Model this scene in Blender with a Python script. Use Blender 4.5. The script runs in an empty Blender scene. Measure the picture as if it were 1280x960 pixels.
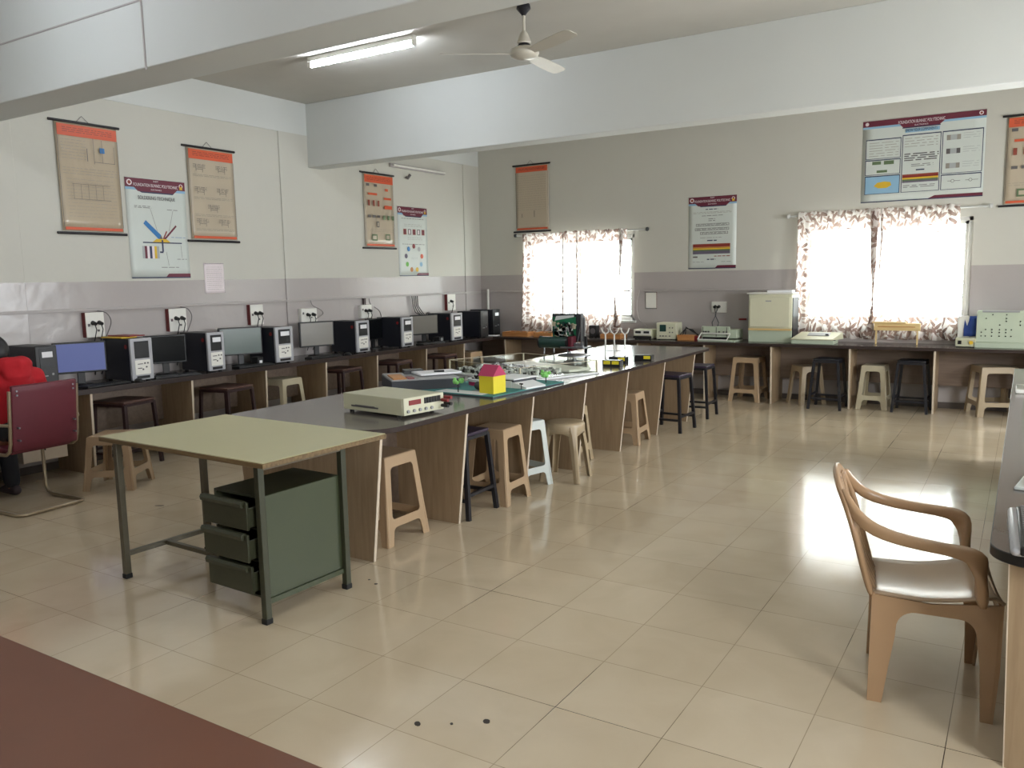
import bpy, bmesh, math, random
from mathutils import Vector, Matrix, Euler
random.seed(7)
C = bpy.context.scene.collection
PI = math.pi
R = math.radians

# ------------------------------------------------------------------ materials
def new_mat(name):
    m = bpy.data.materials.new(name); m.use_nodes = True
    nt = m.node_tree; b = nt.nodes['Principled BSDF']
    return m, nt, b
def N(nt, t, **k):
    n = nt.nodes.new(t)
    for a, v in k.items(): setattr(n, a, v)
    return n
def rgb(h):
    def f(c):
        c /= 255.0
        return c/12.92 if c <= .04045 else ((c+.055)/1.055)**2.4
    return (f(h[0]), f(h[1]), f(h[2]), 1)
MATS = {}
def pm(name, col, rough=.5, metal=0., var=.06, scale=8., bump=0., spec=.5, coat=0., stretch=None):
    """plain painted / plastic / metal surface with a slight procedural mottling"""
    m, nt, b = new_mat(name); c = rgb(col)
    tc = N(nt, 'ShaderNodeTexCoord'); mp = N(nt, 'ShaderNodeMapping')
    if stretch: mp.inputs['Scale'].default_value = stretch
    no = N(nt, 'ShaderNodeTexNoise'); no.inputs['Scale'].default_value = scale; no.inputs['Detail'].default_value = 4
    nt.links.new(tc.outputs['Object'], mp.inputs['Vector']); nt.links.new(mp.outputs['Vector'], no.inputs['Vector'])
    mx = N(nt, 'ShaderNodeMix', data_type='RGBA')
    mx.inputs[6].default_value = tuple(max(0, v*(1-var)) for v in c[:3])+(1,)
    mx.inputs[7].default_value = tuple(min(1, v*(1+var)) for v in c[:3])+(1,)
    nt.links.new(no.outputs['Fac'], mx.inputs[0]); nt.links.new(mx.outputs[2], b.inputs['Base Color'])
    b.inputs['Roughness'].default_value = rough; b.inputs['Metallic'].default_value = metal
    b.inputs['Specular IOR Level'].default_value = spec; b.inputs['Coat Weight'].default_value = coat
    b.inputs['Coat Roughness'].default_value = .12
    if bump:
        bp = N(nt, 'ShaderNodeBump'); bp.inputs['Strength'].default_value = bump; bp.inputs['Distance'].default_value = .01
        nt.links.new(no.outputs['Fac'], bp.inputs['Height']); nt.links.new(bp.outputs['Normal'], b.inputs['Normal'])
    MATS[name] = m
    return m
def wood(name, c1, c2, rough=.4, axis=2, scale=10., spec=.4):
    m, nt, b = new_mat(name)
    tc = N(nt, 'ShaderNodeTexCoord'); mp = N(nt, 'ShaderNodeMapping')
    s = [scale]*3; s[axis] = scale*.08; mp.inputs['Scale'].default_value = s
    no = N(nt, 'ShaderNodeTexNoise'); no.inputs['Scale'].default_value = 3; no.inputs['Detail'].default_value = 8; no.inputs['Distortion'].default_value = .4
    cr = N(nt, 'ShaderNodeValToRGB'); cr.color_ramp.elements[0].position = .3; cr.color_ramp.elements[1].position = .7
    cr.color_ramp.elements[0].color = rgb(c1); cr.color_ramp.elements[1].color = rgb(c2)
    nt.links.new(tc.outputs['Object'], mp.inputs['Vector']); nt.links.new(mp.outputs['Vector'], no.inputs['Vector'])
    nt.links.new(no.outputs['Fac'], cr.inputs['Fac']); nt.links.new(cr.outputs['Color'], b.inputs['Base Color'])
    b.inputs['Roughness'].default_value = rough; b.inputs['Specular IOR Level'].default_value = spec
    return m

def floor_mat():
    m, nt, b = new_mat('polished_cream_tiles'); L = nt.links.new
    tc = N(nt, 'ShaderNodeTexCoord')
    mp = N(nt, 'ShaderNodeMapping'); mp.inputs['Location'].default_value = (.426*20, .426*20, 0)
    br = N(nt, 'ShaderNodeTexBrick'); br.offset = 0; br.squash = 1
    br.inputs['Scale'].default_value = 1; br.inputs['Mortar Size'].default_value = .0016; br.inputs['Mortar Smooth'].default_value = .2
    br.inputs['Brick Width'].default_value = .426; br.inputs['Row Height'].default_value = .426; br.inputs['Bias'].default_value = 0
    br.inputs['Color1'].default_value = rgb((204, 187, 160)); br.inputs['Color2'].default_value = rgb((211, 195, 169)); br.inputs['Mortar'].default_value = rgb((164, 147, 123))
    L(tc.outputs['Object'], mp.inputs['Vector']); L(mp.outputs['Vector'], br.inputs['Vector'])
    no = N(nt, 'ShaderNodeTexNoise'); no.inputs['Scale'].default_value = 2.6; no.inputs['Detail'].default_value = 9; no.inputs['Distortion'].default_value = .8
    L(tc.outputs['Object'], no.inputs['Vector'])
    mx = N(nt, 'ShaderNodeMix', data_type='RGBA', blend_type='MULTIPLY'); mx.inputs[0].default_value = 1
    cr = N(nt, 'ShaderNodeValToRGB'); cr.color_ramp.elements[0].position = .3; cr.color_ramp.elements[0].color = (.90, .885, .86, 1)
    cr.color_ramp.elements[1].position = .68; cr.color_ramp.elements[1].color = (1, 1, 1, 1)
    L(no.outputs['Fac'], cr.inputs['Fac']); L(br.outputs['Color'], mx.inputs[6]); L(cr.outputs['Color'], mx.inputs[7])
    # grime: some joints are nearly black, most are faint
    n2 = N(nt, 'ShaderNodeTexNoise'); n2.inputs['Scale'].default_value = 1.1; n2.inputs['Detail'].default_value = 3
    L(tc.outputs['Object'], n2.inputs['Vector'])
    c2 = N(nt, 'ShaderNodeValToRGB'); c2.color_ramp.elements[0].position = .52; c2.color_ramp.elements[1].position = .62
    L(n2.outputs['Fac'], c2.inputs['Fac'])
    mu = N(nt, 'ShaderNodeMath', operation='MULTIPLY'); L(br.outputs['Fac'], mu.inputs[0]); L(c2.outputs['Color'], mu.inputs[1])
    mx2 = N(nt, 'ShaderNodeMix', data_type='RGBA'); L(mu.outputs[0], mx2.inputs[0]); L(mx.outputs[2], mx2.inputs[6]); mx2.inputs[7].default_value = rgb((62, 52, 42))
    L(mx2.outputs[2], b.inputs['Base Color'])
    ro = N(nt, 'ShaderNodeMapRange'); ro.inputs['To Min'].default_value = .07; ro.inputs['To Max'].default_value = .17
    L(no.outputs['Fac'], ro.inputs['Value']); L(ro.outputs[0], b.inputs['Roughness'])
    n3 = N(nt, 'ShaderNodeTexNoise'); n3.inputs['Scale'].default_value = 5; n3.inputs['Detail'].default_value = 2; L(tc.outputs['Object'], n3.inputs['Vector'])
    bp = N(nt, 'ShaderNodeBump'); bp.inputs['Strength'].default_value = .05; bp.inputs['Distance'].default_value = .01
    L(n3.outputs['Fac'], bp.inputs['Height']); L(bp.outputs['Normal'], b.inputs['Normal'])
    b.inputs['Specular IOR Level'].default_value = .8
    return m

def wall_mat(name, top, low, split=1.651):
    """matt paint above, glossy lilac grey paint / tile dado below the height split"""
    m, nt, b = new_mat(name); L = nt.links.new
    g = N(nt, 'ShaderNodeNewGeometry'); sx = N(nt, 'ShaderNodeSeparateXYZ'); L(g.outputs['Position'], sx.inputs[0])
    lt = N(nt, 'ShaderNodeMath', operation='LESS_THAN'); L(sx.outputs['Z'], lt.inputs[0]); lt.inputs[1].default_value = split
    no = N(nt, 'ShaderNodeTexNoise'); no.inputs['Scale'].default_value = 1.3; no.inputs['Detail'].default_value = 6; L(g.outputs['Position'], no.inputs['Vector'])
    def two(c, v):
        mx = N(nt, 'ShaderNodeMix', data_type='RGBA'); q = rgb(c)
        mx.inputs[6].default_value = tuple(x*(1-v) for x in q[:3])+(1,); mx.inputs[7].default_value = tuple(min(1, x*(1+v)) for x in q[:3])+(1,)
        L(no.outputs['Fac'], mx.inputs[0]); return mx.outputs[2]
    mx = N(nt, 'ShaderNodeMix', data_type='RGBA'); L(lt.outputs[0], mx.inputs[0]); L(two(top, .04), mx.inputs[6]); L(two(low, .05), mx.inputs[7])
    L(mx.outputs[2], b.inputs['Base Color'])
    ro = N(nt, 'ShaderNodeMapRange'); ro.inputs['To Min'].default_value = .7; ro.inputs['To Max'].default_value = .22
    L(lt.outputs[0], ro.inputs['Value']); L(ro.outputs[0], b.inputs['Roughness'])
    n2 = N(nt, 'ShaderNodeTexNoise'); n2.inputs['Scale'].default_value = 3.5; n2.inputs['Detail'].default_value = 3; L(g.outputs['Position'], n2.inputs['Vector'])
    bp = N(nt, 'ShaderNodeBump'); bp.inputs['Strength'].default_value = .35; bp.inputs['Distance'].default_value = .02
    L(n2.outputs['Fac'], bp.inputs['Height']); L(bp.outputs['Normal'], b.inputs['Normal'])
    return m

def curtain_mat(name='leaf_print_curtain_cloth', thin=True):
    m = bpy.data.materials.new(name); m.use_nodes = True; nt = m.node_tree; nt.nodes.clear(); L = nt.links.new
    tc = N(nt, 'ShaderNodeTexCoord')
    def leaves(scale, a, bb, seed):
        mp = N(nt, 'ShaderNodeMapping'); mp.inputs['Location'].default_value = (seed, 0, seed*1.7); mp.inputs['Scale'].default_value = (scale, 0, scale)
        L(tc.outputs['UV'], mp.inputs['Vector'])
        # uv x -> x, uv y -> z
        vo = N(nt, 'ShaderNodeTexVoronoi', voronoi_dimensions='2D'); vo.inputs['Scale'].default_value = 1
        mp2 = N(nt, 'ShaderNodeMapping'); mp2.inputs['Location'].default_value = (seed, seed*1.7, 0); mp2.inputs['Scale'].default_value = (scale, scale, 1)
        L(tc.outputs['UV'], mp2.inputs['Vector']); L(mp2.outputs[0], vo.inputs['Vector'])
        su = N(nt, 'ShaderNodeVectorMath', operation='SUBTRACT'); L(mp2.outputs[0], su.inputs[0]); L(vo.outputs['Position'], su.inputs[1])
        sc = N(nt, 'ShaderNodeSeparateColor'); L(vo.outputs['Color'], sc.inputs[0])
        an = N(nt, 'ShaderNodeMath', operation='MULTIPLY'); L(sc.outputs[0], an.inputs[0]); an.inputs[1].default_value = 2.6
        vr = N(nt, 'ShaderNodeVectorRotate', rotation_type='Z_AXIS'); L(su.outputs[0], vr.inputs['Vector']); L(an.outputs[0], vr.inputs['Angle'])
        dv = N(nt, 'ShaderNodeVectorMath', operation='DIVIDE'); L(vr.outputs[0], dv.inputs[0]); dv.inputs[1].default_value = (a, bb, 1)
        ln = N(nt, 'ShaderNodeVectorMath', operation='LENGTH'); L(dv.outputs[0], ln.inputs[0])
        le = N(nt, 'ShaderNodeMath', operation='LESS_THAN'); L(ln.outputs['Value'], le.inputs[0]); le.inputs[1].default_value = 1
        return le.outputs[0], sc.outputs[1]
    f1, r1 = leaves(9, .16, .52, 0); f2, r2 = leaves(7, .15, .5, 3.3); f3, _ = leaves(13, .14, .5, 8.1)
    ad = N(nt, 'ShaderNodeMath', operation='MAXIMUM'); L(f1, ad.inputs[0]); L(f2, ad.inputs[1])
    c0 = N(nt, 'ShaderNodeMix', data_type='RGBA'); c0.inputs[6].default_value = rgb((216, 207, 201)); c0.inputs[7].default_value = rgb((176, 155, 146)); L(f3, c0.inputs[0])
    c1 = N(nt, 'ShaderNodeMix', data_type='RGBA'); c1.inputs[6].default_value = rgb((122, 98, 90)); c1.inputs[7].default_value = rgb((158, 133, 122)); L(r1, c1.inputs[0])
    c2 = N(nt, 'ShaderNodeMix', data_type='RGBA'); L(ad.outputs[0], c2.inputs[0]); L(c0.outputs[2], c2.inputs[6]); L(c1.outputs[2], c2.inputs[7])
    d = N(nt, 'ShaderNodeBsdfDiffuse'); t = N(nt, 'ShaderNodeBsdfTranslucent'); ms = N(nt, 'ShaderNodeMixShader'); ms.inputs[0].default_value = .5
    tr = N(nt, 'ShaderNodeBsdfTransparent'); m2 = N(nt, 'ShaderNodeMixShader'); m2.inputs[0].default_value = .16
    L(c2.outputs[2], d.inputs[0]); L(c2.outputs[2], t.inputs[0]); L(d.outputs[0], ms.inputs[1]); L(t.outputs[0], ms.inputs[2])
    L(ms.outputs[0], m2.inputs[1]); L(tr.outputs[0], m2.inputs[2])
    o = N(nt, 'ShaderNodeOutputMaterial'); L((m2 if thin else d).outputs[0], o.inputs[0])
    return m
def glass_mat(name, tint=(235, 240, 238), rough=.02, alpha=None):
    m = bpy.data.materials.new(name); m.use_nodes = True; nt = m.node_tree; nt.nodes.clear(); L = nt.links.new
    tr = N(nt, 'ShaderNodeBsdfTransparent'); tr.inputs[0].default_value = rgb(tint)
    gl = N(nt, 'ShaderNodeBsdfGlossy'); gl.inputs['Roughness'].default_value = rough
    lw = N(nt, 'ShaderNodeLayerWeight'); pw = N(nt, 'ShaderNodeMath', operation='POWER'); L(lw.outputs['Facing'], pw.inputs[0]); pw.inputs[1].default_value = 4
    fr = N(nt, 'ShaderNodeMath', operation='MULTIPLY_ADD'); L(pw.outputs[0], fr.inputs[0]); fr.inputs[1].default_value = .5; fr.inputs[2].default_value = .04
    ms = N(nt, 'ShaderNodeMixShader'); L(fr.outputs[0], ms.inputs[0]); L(tr.outputs[0], ms.inputs[1]); L(gl.outputs[0], ms.inputs[2])
    o = N(nt, 'ShaderNodeOutputMaterial'); L(ms.outputs[0], o.inputs[0]); return m
def emit_mat(name, col, s):
    m, nt, b = new_mat(name); b.inputs['Base Color'].default_value = rgb(col); b.inputs['Emission Color'].default_value = rgb(col); b.inputs['Emission Strength'].default_value = s
    return m

FLOOR = floor_mat()
WALL = wall_mat('painted_wall_with_dado', (198, 196, 186), (174, 167, 164))
CEIL = pm('ceiling_plaster', (196, 193, 184), .8, var=.07, scale=2.5)
BEAM = pm('beam_plaster', (208, 210, 206), .7, var=.03, scale=2)
DARKTOP = pm('dark_laminate_worktop', (66, 59, 57), .2, var=.1, scale=60, spec=.5)
GREYTOP = pm('grey_brown_laminate_top', (98, 91, 87), .17, var=.07, scale=50, spec=.6)
EDGE = pm('reddish_brown_edge_band', (52, 41, 38), .3, var=.1, scale=20)
BOARD = wood('grey_brown_laminate', (146, 123, 96), (164, 141, 112), .45, 2, 14)
BACKB = wood('brown_laminate_back', (120, 103, 90), (134, 117, 104), .5, 0, 12)
EDGEW = pm('pale_edge_band', (205, 190, 170), .4, var=.04)
GREENM = pm('green_painted_steel', (54, 56, 39), .42, var=.12, scale=6)
GREENL = pm('lighter_green_steel_side', (62, 69, 48), .4, var=.1, scale=4)  # slightly lighter green for the pedestal side and bottom rail
DESKTOP = pm('pale_yellow_green_laminate', (186, 181, 140), .38, var=.035, scale=5)
WOODEDGE = wood('worn_wood_edge', (92, 72, 46), (128, 106, 72), .5, 0, 20)
TUBEM = pm('dull_olive_steel_tube', (92, 86, 70), .4, .3, var=.15, scale=30)
BLACKP = pm('black_plastic', (20, 20, 22), .38, var=.2, scale=20)
NAVYP = pm('blue_black_steel_case', (22, 24, 33), .42, var=.12, scale=5)
SILVER = pm('silver_plastic', (168, 168, 172), .35, var=.05)
WHITEP = pm('white_plastic', (224, 222, 214), .4, var=.04)
STICK = pm('white_sticker', (226, 226, 228), .5, var=.03)
REDP = pm('red_plastic', (128, 28, 30), .4, var=.1)
SWB = pm('maroon_wood_switch_box', (110, 34, 34), .5, var=.1)
BEIGE = pm('beige_moulded_plastic', (172, 146, 116), .33, var=.06, scale=5)
TAN = pm('tan_moulded_plastic', (166, 148, 120), .32, var=.06, scale=5)
CREAMP = pm('pale_cream_plastic', (186, 176, 150), .35, var=.05, scale=5)
WPLAST = pm('bluish_white_plastic', (200, 206, 202), .35, var=.05, scale=5)
CHAIRP = pm('armchair_beige_plastic', (168, 136, 104), .26, var=.07, scale=6)
SEATP = pm('armchair_paler_seat', (176, 154, 128), .24, var=.05, scale=6)  # seat in a paler, greyer beige than the frame
BSTEEL = pm('black_painted_steel', (30, 30, 36), .4, var=.15, scale=10)
RUST = pm('dark_red_painted_steel', (52, 32, 34), .4, var=.15, scale=10)
SEATW = wood('dark_stained_seat', (74, 52, 46), (96, 70, 62), .4, 0, 10)
SEATPUR = pm('purple_black_seat', (58, 48, 66), .35, var=.1)
MAROON = pm('maroon_vinyl', (92, 24, 38), .5, var=.15, scale=8)
STEEL = pm('dull_steel_tube', (165, 150, 126), .3, .6, var=.1, scale=20)
HOOD = pm('red_hoodie_fleece', (172, 18, 30), .9, var=.15, scale=14, bump=.3)
HAIR = pm('black_hair', (20, 17, 18), .5, var=.3, scale=40)
SKIN = pm('brown_skin', (140, 94, 70), .55, var=.06)
TROUS = pm('black_trousers', (22, 22, 28), .8, var=.15)
SHOE = pm('dark_shoe', (60, 48, 52), .6, var=.2)
GREYB = pm('light_grey_button', (150, 150, 150), .5)
CRM = pm('cream_enamel', (206, 204, 178), .4, var=.04)
INSTR = pm('cream_steel_case', (190, 188, 160), .42, var=.04)
PGREEN = pm('pale_green_enamel', (178, 188, 166), .45, var=.04)
CARDB = wood('orange_brown_wood', (170, 112, 62), (196, 138, 82), .5, 0, 12)
PALEW = wood('pale_pine_wood', (206, 176, 118), (226, 198, 142), .5, 0, 12)
BRDAIS = pm('red_brown_laminate', (112, 70, 50), .42, var=.1, scale=3)
ORANGE = pm('orange_red_print', (208, 88, 52), .45, var=.05)
POSTT = pm('aged_tan_paper', (186, 172, 150), .28, var=.05, scale=4, coat=.6, bump=.25)
POSTW = pm('white_flex_sheet', (204, 210, 204), .4, var=.02)
CRINK = pm('crinkled_plastic_over_paper', (186, 170, 146), .2, var=.06, scale=7, coat=1., bump=1.)
MARN = pm('maroon_print', (104, 34, 54), .45)
SKYB = pm('light_blue_print', (142, 182, 208), .45)
NAVY = pm('navy_print', (48, 54, 84), .45)
INK = pm('grey_ink', (96, 92, 92), .5)
INKL = pm('faint_ink', (148, 142, 132), .5)
INKF = pm('pale_grey_ink', (168, 172, 172), .5)
BLUE = pm('blue_print', (44, 116, 178), .45)
YEL = pm('yellow_print', (216, 178, 48), .45)
BROWNP = pm('brown_print', (140, 62, 46), .45)
GRNP = pm('olive_green_print', (96, 116, 82), .5)
WPRINT = pm('white_print', (232, 220, 222), .45)
PURPG = pm('grey_purple_print', (104, 96, 112), .45)
BROD = pm('black_rod', (26, 22, 26), .4)
CURT = curtain_mat(); CURTF = curtain_mat('gathered_curtain_cloth', False)
GLASS = glass_mat('window_glass'); ACRY = glass_mat('clear_acrylic', (248, 250, 246), .05)
SCRB = emit_mat('blue_lit_screen', (88, 98, 150), .16)
SCRG = pm('grey_green_glare_screen', (92, 104, 98), .2, var=.1, scale=2)
SCRW = pm('grey_screen', (128, 124, 116), .22, var=.1, scale=2)
SCRD = pm('dark_screen', (16, 18, 20), .16, var=.1, scale=2)
TEAL = pm('teal_card', (60, 128, 124), .7, var=.06)
YELB = pm('bright_yellow_card', (222, 204, 40), .5, var=.04)
MAG = pm('magenta_card', (178, 44, 88), .5, var=.05)
GREENF = pm('bright_green_foam', (128, 196, 104), .7, var=.12, scale=60)
WCARD = pm('white_card', (220, 222, 220), .6, var=.03)
GCARD = pm('dark_grey_card', (50, 52, 58), .6, var=.1)
PCB = pm('green_circuit_board', (28, 110, 74), .35, var=.2, scale=30)
DGREEN = pm('dark_green_motor', (22, 58, 52), .3, var=.1)
METAL = pm('grey_steel', (140, 142, 146), .3, .8, var=.1)
RUBB = pm('black_rubber', (18, 18, 18), .7)
BLUECL = pm('blue_cloth', (48, 76, 150), .8, var=.1)
ALU = pm('white_window_aluminium', (196, 196, 192), .35, var=.04)
FANM = pm('cream_fan_enamel', (196, 190, 176), .3, var=.05)
DIRT = pm('dark_floor_speck', (60, 54, 48), .7)
CONC = pm('pale_trunking_plastic', (170, 163, 160), .4, var=.04)
SKIRT = pm('dark_stone_skirting', (92, 84, 80), .3, var=.1)
TUBE = emit_mat('lit_fluorescent_tube', (236, 244, 255), 66)

# ------------------------------------------------------------------ mesh builder
class MB:
    def __init__(s): s.bm = bmesh.new(); s.mats = []; s.i = 0
    def use(s, m):
        if m not in s.mats: s.mats.append(m)
        s.i = s.mats.index(m); return s
    def face(s, vs):
        try:
            f = s.bm.faces.new(vs); f.material_index = s.i; return f
        except ValueError: return None
    def poly(s, pts): return s.face([s.bm.verts.new(p) for p in pts])
    def hexa(s, p):   # 8 points: bottom 4 (ccw), top 4
        v = [s.bm.verts.new(q) for q in p]
        for a in ((3,2,1,0), (4,5,6,7), (0,1,5,4), (1,2,6,5), (2,3,7,6), (3,0,4,7)): s.face([v[k] for k in a])
        return s
    def box(s, x0, x1, y0, y1, z0, z1):
        return s.hexa([(x0,y0,z0),(x1,y0,z0),(x1,y1,z0),(x0,y1,z0),(x0,y0,z1),(x1,y0,z1),(x1,y1,z1),(x0,y1,z1)])
    def obox(s, c, sz, rot=(0,0,0)):
        M = Matrix.Translation(c) @ Euler(rot).to_matrix().to_4x4(); a, b, h = sz[0]/2, sz[1]/2, sz[2]/2
        return s.hexa([M @ Vector(q) for q in [(-a,-b,-h),(a,-b,-h),(a,b,-h),(-a,b,-h),(-a,-b,h),(a,-b,h),(a,b,h),(-a,b,h)]])
    def cyl(s, p0, p1, r0, r1=None, n=12):
        return s.sweep([p0, p1], [r0, r0 if r1 is None else r1], n)
    def sweep(s, pts, r, n=10, sec=None, up=None, cap=True, closed=False):
        """sec: list of 2-D section points (unit); r scalar, list of radii or list of (a,b)"""
        P = [Vector(p) for p in pts]; K = len(P)
        if not isinstance(r, (list,)): r = [r]*K
        if sec is None: sec = [(math.cos(2*PI*k/n), math.sin(2*PI*k/n)) for k in range(n)]
        rings = []; prev = None
        for i in range(K):
            if closed: t = (P[(i+1) % K]-P[i-1]).normalized()
            else: t = (P[min(i+1, K-1)]-P[max(i-1, 0)]).normalized()
            if up is not None: u = Vector(up); u = (u-t*u.dot(t))
            elif prev is not None: u = prev-t*prev.dot(t)
            else:
                u = Vector((0,0,1)) if abs(t.z) < .9 else Vector((1,0,0)); u = u-t*u.dot(t)
            if u.length < 1e-6: u = t.orthogonal()
            u.normalize(); prev = u; w = t.cross(u)
            a, b = r[i] if isinstance(r[i], (tuple, list)) else (r[i], r[i])
            rings.append([s.bm.verts.new(P[i]+u*(q[1]*b)+w*(q[0]*a)) for q in sec])
        m = len(sec)
        for i in range(K if closed else K-1):
            A, B = rings[i], rings[(i+1) % K]
            for k in range(m): s.face([A[k], A[(k+1) % m], B[(k+1) % m], B[k]])
        if cap and not closed: s.face(rings[0][::-1]); s.face(rings[-1])
        return s
    def lathe(s, prof, c=(0,0,0), n=24):
        rings = []
        for r, z in prof: rings.append([s.bm.verts.new((c[0]+r*math.cos(2*PI*k/n), c[1]+r*math.sin(2*PI*k/n), c[2]+z)) for k in range(n)])
        for A, B in zip(rings, rings[1:]):
            for k in range(n): s.face([A[k], A[(k+1) % n], B[(k+1) % n], B[k]])
        if prof[0][0] > 1e-4: s.face(rings[0][::-1])
        if prof[-1][0] > 1e-4: s.face(rings[-1])
        return s
    def prism(s, pts, f, holes=(), d=None):
        """2-D outline with holes, mapped by f(u,v)->3D point, thickened by vector d (3D)"""
        loops = [list(pts)]+[list(h) for h in holes]
        for off in (Vector((0,0,0)), Vector(d)):
            vs_all = []; es = []
            for lp in loops:
                vs = [s.bm.verts.new(Vector(f(*p))+off) for p in lp]; vs_all.append(vs)
                for k in range(len(vs)): es.append(s.bm.edges.new((vs[k], vs[(k+1) % len(vs)])))
            g = bmesh.ops.triangle_fill(s.bm, edges=es, use_beauty=True)
            for q in g['geom']:
                if isinstance(q, bmesh.types.BMFace): q.material_index = s.i
            if off.length == 0: first = vs_all
            else:
                for A, B in zip(first, vs_all):
                    for k in range(len(A)): s.face([A[k], A[(k+1) % len(A)], B[(k+1) % len(A)], B[k]])
        return s
    def build(s, name, mat=None, parent=None, loc=(0,0,0), rz=0, bev=0, seg=2, sub=0, ang=38, rot=None):
        bmesh.ops.recalc_face_normals(s.bm, faces=s.bm.faces)
        me = bpy.data.meshes.new(name); s.bm.to_mesh(me); s.bm.free()
        if s.mats:
            for m in s.mats: me.materials.append(m)
        else: me.materials.append(mat)
        for p in me.polygons: p.use_smooth = True
        me.set_sharp_from_angle(angle=R(ang))
        o = bpy.data.objects.new(name, me); C.objects.link(o); o.location = loc; o.rotation_euler = rot if rot else (0,0,rz)
        if parent: o.parent = parent
        if bev:
            b = o.modifiers.new('bevel', 'BEVEL'); b.width = bev; b.segments = seg; b.limit_method = 'ANGLE'; b.angle_limit = R(40)
        if sub:
            b = o.modifiers.new('sub', 'SUBSURF'); b.levels = sub; b.render_levels = sub
        return o  # portals for the added right-wall windows

def tag(o, label, cat, group=None):
    o['label'] = label; o['category'] = cat
    if group: o['group'] = group
    return o
def thing(name, label, cat, loc=(0,0,0), rz=0, group=None):
    o = bpy.data.objects.new(name, None); C.objects.link(o); o.empty_display_size = .1
    o.location = loc; o.rotation_euler = (0,0,rz); return tag(o, label, cat, group)
def struct(o): o['kind'] = 'structure'; return o
def dup(root, loc, rz, label, scale=None):
    def cp(o, par):
        c = o.copy(); C.objects.link(c)
        if par: c.parent = par
        for ch in o.children: cp(ch, c)
        return c
    r = cp(root, None); r.location = loc; r.rotation_euler = (0,0,rz); r['label'] = label
    if scale: r.scale = scale
    return r
def text(s, name, body, size, mat, loc, parent, align='CENTER', width=None, rot=(PI/2,0,0)):
    cu = bpy.data.curves.new(name, 'FONT'); cu.body = body; cu.size = size; cu.align_x = align; cu.extrude = .0004
    t = bpy.data.objects.new(name, cu); C.objects.link(t)
    dg = bpy.context.evaluated_depsgraph_get(); me = bpy.data.meshes.new_from_object(t.evaluated_get(dg))
    bpy.data.objects.remove(t); bpy.data.curves.remove(cu)
    if width and me.vertices:
        xs = [v.co.x for v in me.vertices]; k = width/(max(xs)-min(xs))
        for v in me.vertices: v.co.x *= k
    me.materials.clear(); me.materials.append(mat)
    o = bpy.data.objects.new(name, me); C.objects.link(o); o.parent = parent; o.location = loc; o.rotation_euler = rot
    return o

# ------------------------------------------------------------------ camera
cam = bpy.data.cameras.new('camera'); co = bpy.data.objects.new('camera', cam); C.objects.link(co)
yaw, pitch, roll, f = .559779676, -.128981020, -.0194100911, 1026.53468
cy, sy, cp, sp = math.cos(yaw), math.sin(yaw), math.cos(pitch), math.sin(pitch)
d = Vector((-sy*cp, cy*cp, sp)); r = Vector((cy, sy, 0)); u = r.cross(d)
r2 = r*math.cos(roll)+u*math.sin(roll); u2 = -r*math.sin(roll)+u*math.cos(roll)
Mx = Matrix((r2, u2, -d)).transposed().to_4x4(); Mx.translation = (1.43445919, -2.97852194, 1.61457331)
co.matrix_world = Mx
cam.sensor_width = 36; cam.lens = 36*f/1280; cam.clip_end = 60
bpy.context.scene.camera = co

# ------------------------------------------------------------------ room shell
XL, YB, ZC = -5.846, 7.761, 3.669
XR, YF = 3.6, -5.2
struct(MB().box(XL-.3, XR+.3, YF-.3, YB+.3, -.1, 0).build('floor', FLOOR))
struct(MB().box(XL-.3, XR+.3, YF-.3, YB+.3, ZC, ZC+.15).build('ceiling', CEIL))
struct(MB().box(XL-.25, XL, YF-.25, YB+.25, 0, ZC).build('wall_left', WALL))
ADDED_WIN = ((-2.6, -1.3, 1.0, 2.2), (1.9, 3.3, 1.0, 2.3), (4.7, 5.7, 1.0, 2.3))  # made-up windows out of view, added to let in more daylight
b = MB(); yy = YF-.25
for q in ADDED_WIN: b.box(XR, XR+.2, yy, q[0], 0, ZC).box(XR, XR+.2, q[0], q[1], 0, q[2]).box(XR, XR+.2, q[0], q[1], q[3], ZC); yy = q[1]
b.box(XR, XR+.2, yy, YB+.25, 0, ZC)
struct(b.build('wall_right', WALL))
for k, q in enumerate(ADDED_WIN):  # frames for the added right-wall windows
    b = MB(); e = .05; ym = (q[0]+q[1])/2
    for a in ((q[0],q[0]+e),(ym-e/2,ym+e/2),(q[1]-e,q[1])): b.box(XR+.06, XR+.11, a[0], a[1], q[2], q[3])
    b.box(XR+.06, XR+.11, q[0], q[1], q[2], q[2]+e).box(XR+.06, XR+.11, q[0], q[1], q[3]-e, q[3])
    struct(b.build('window_%d' % (k+3), ALU))
struct(MB().box(XL, XR, YF-.2, YF, 0, ZC).build('wall_front', WALL))
W1 = (-5.0, -3.24, .98, 2.18); W2 = (-.97, .88, .98, 2.2)
b = MB(); T = .24
b.box(XL, W1[0], YB, YB+T, 0, ZC).box(W1[1], W2[0], YB, YB+T, 0, ZC).box(W2[1], XR, YB, YB+T, 0, ZC)
for w in (W1, W2): b.box(w[0], w[1], YB, YB+T, 0, w[2]); b.box(w[0], w[1], YB, YB+T, w[3], ZC)
struct(b.build('wall_back', WALL))
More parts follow.
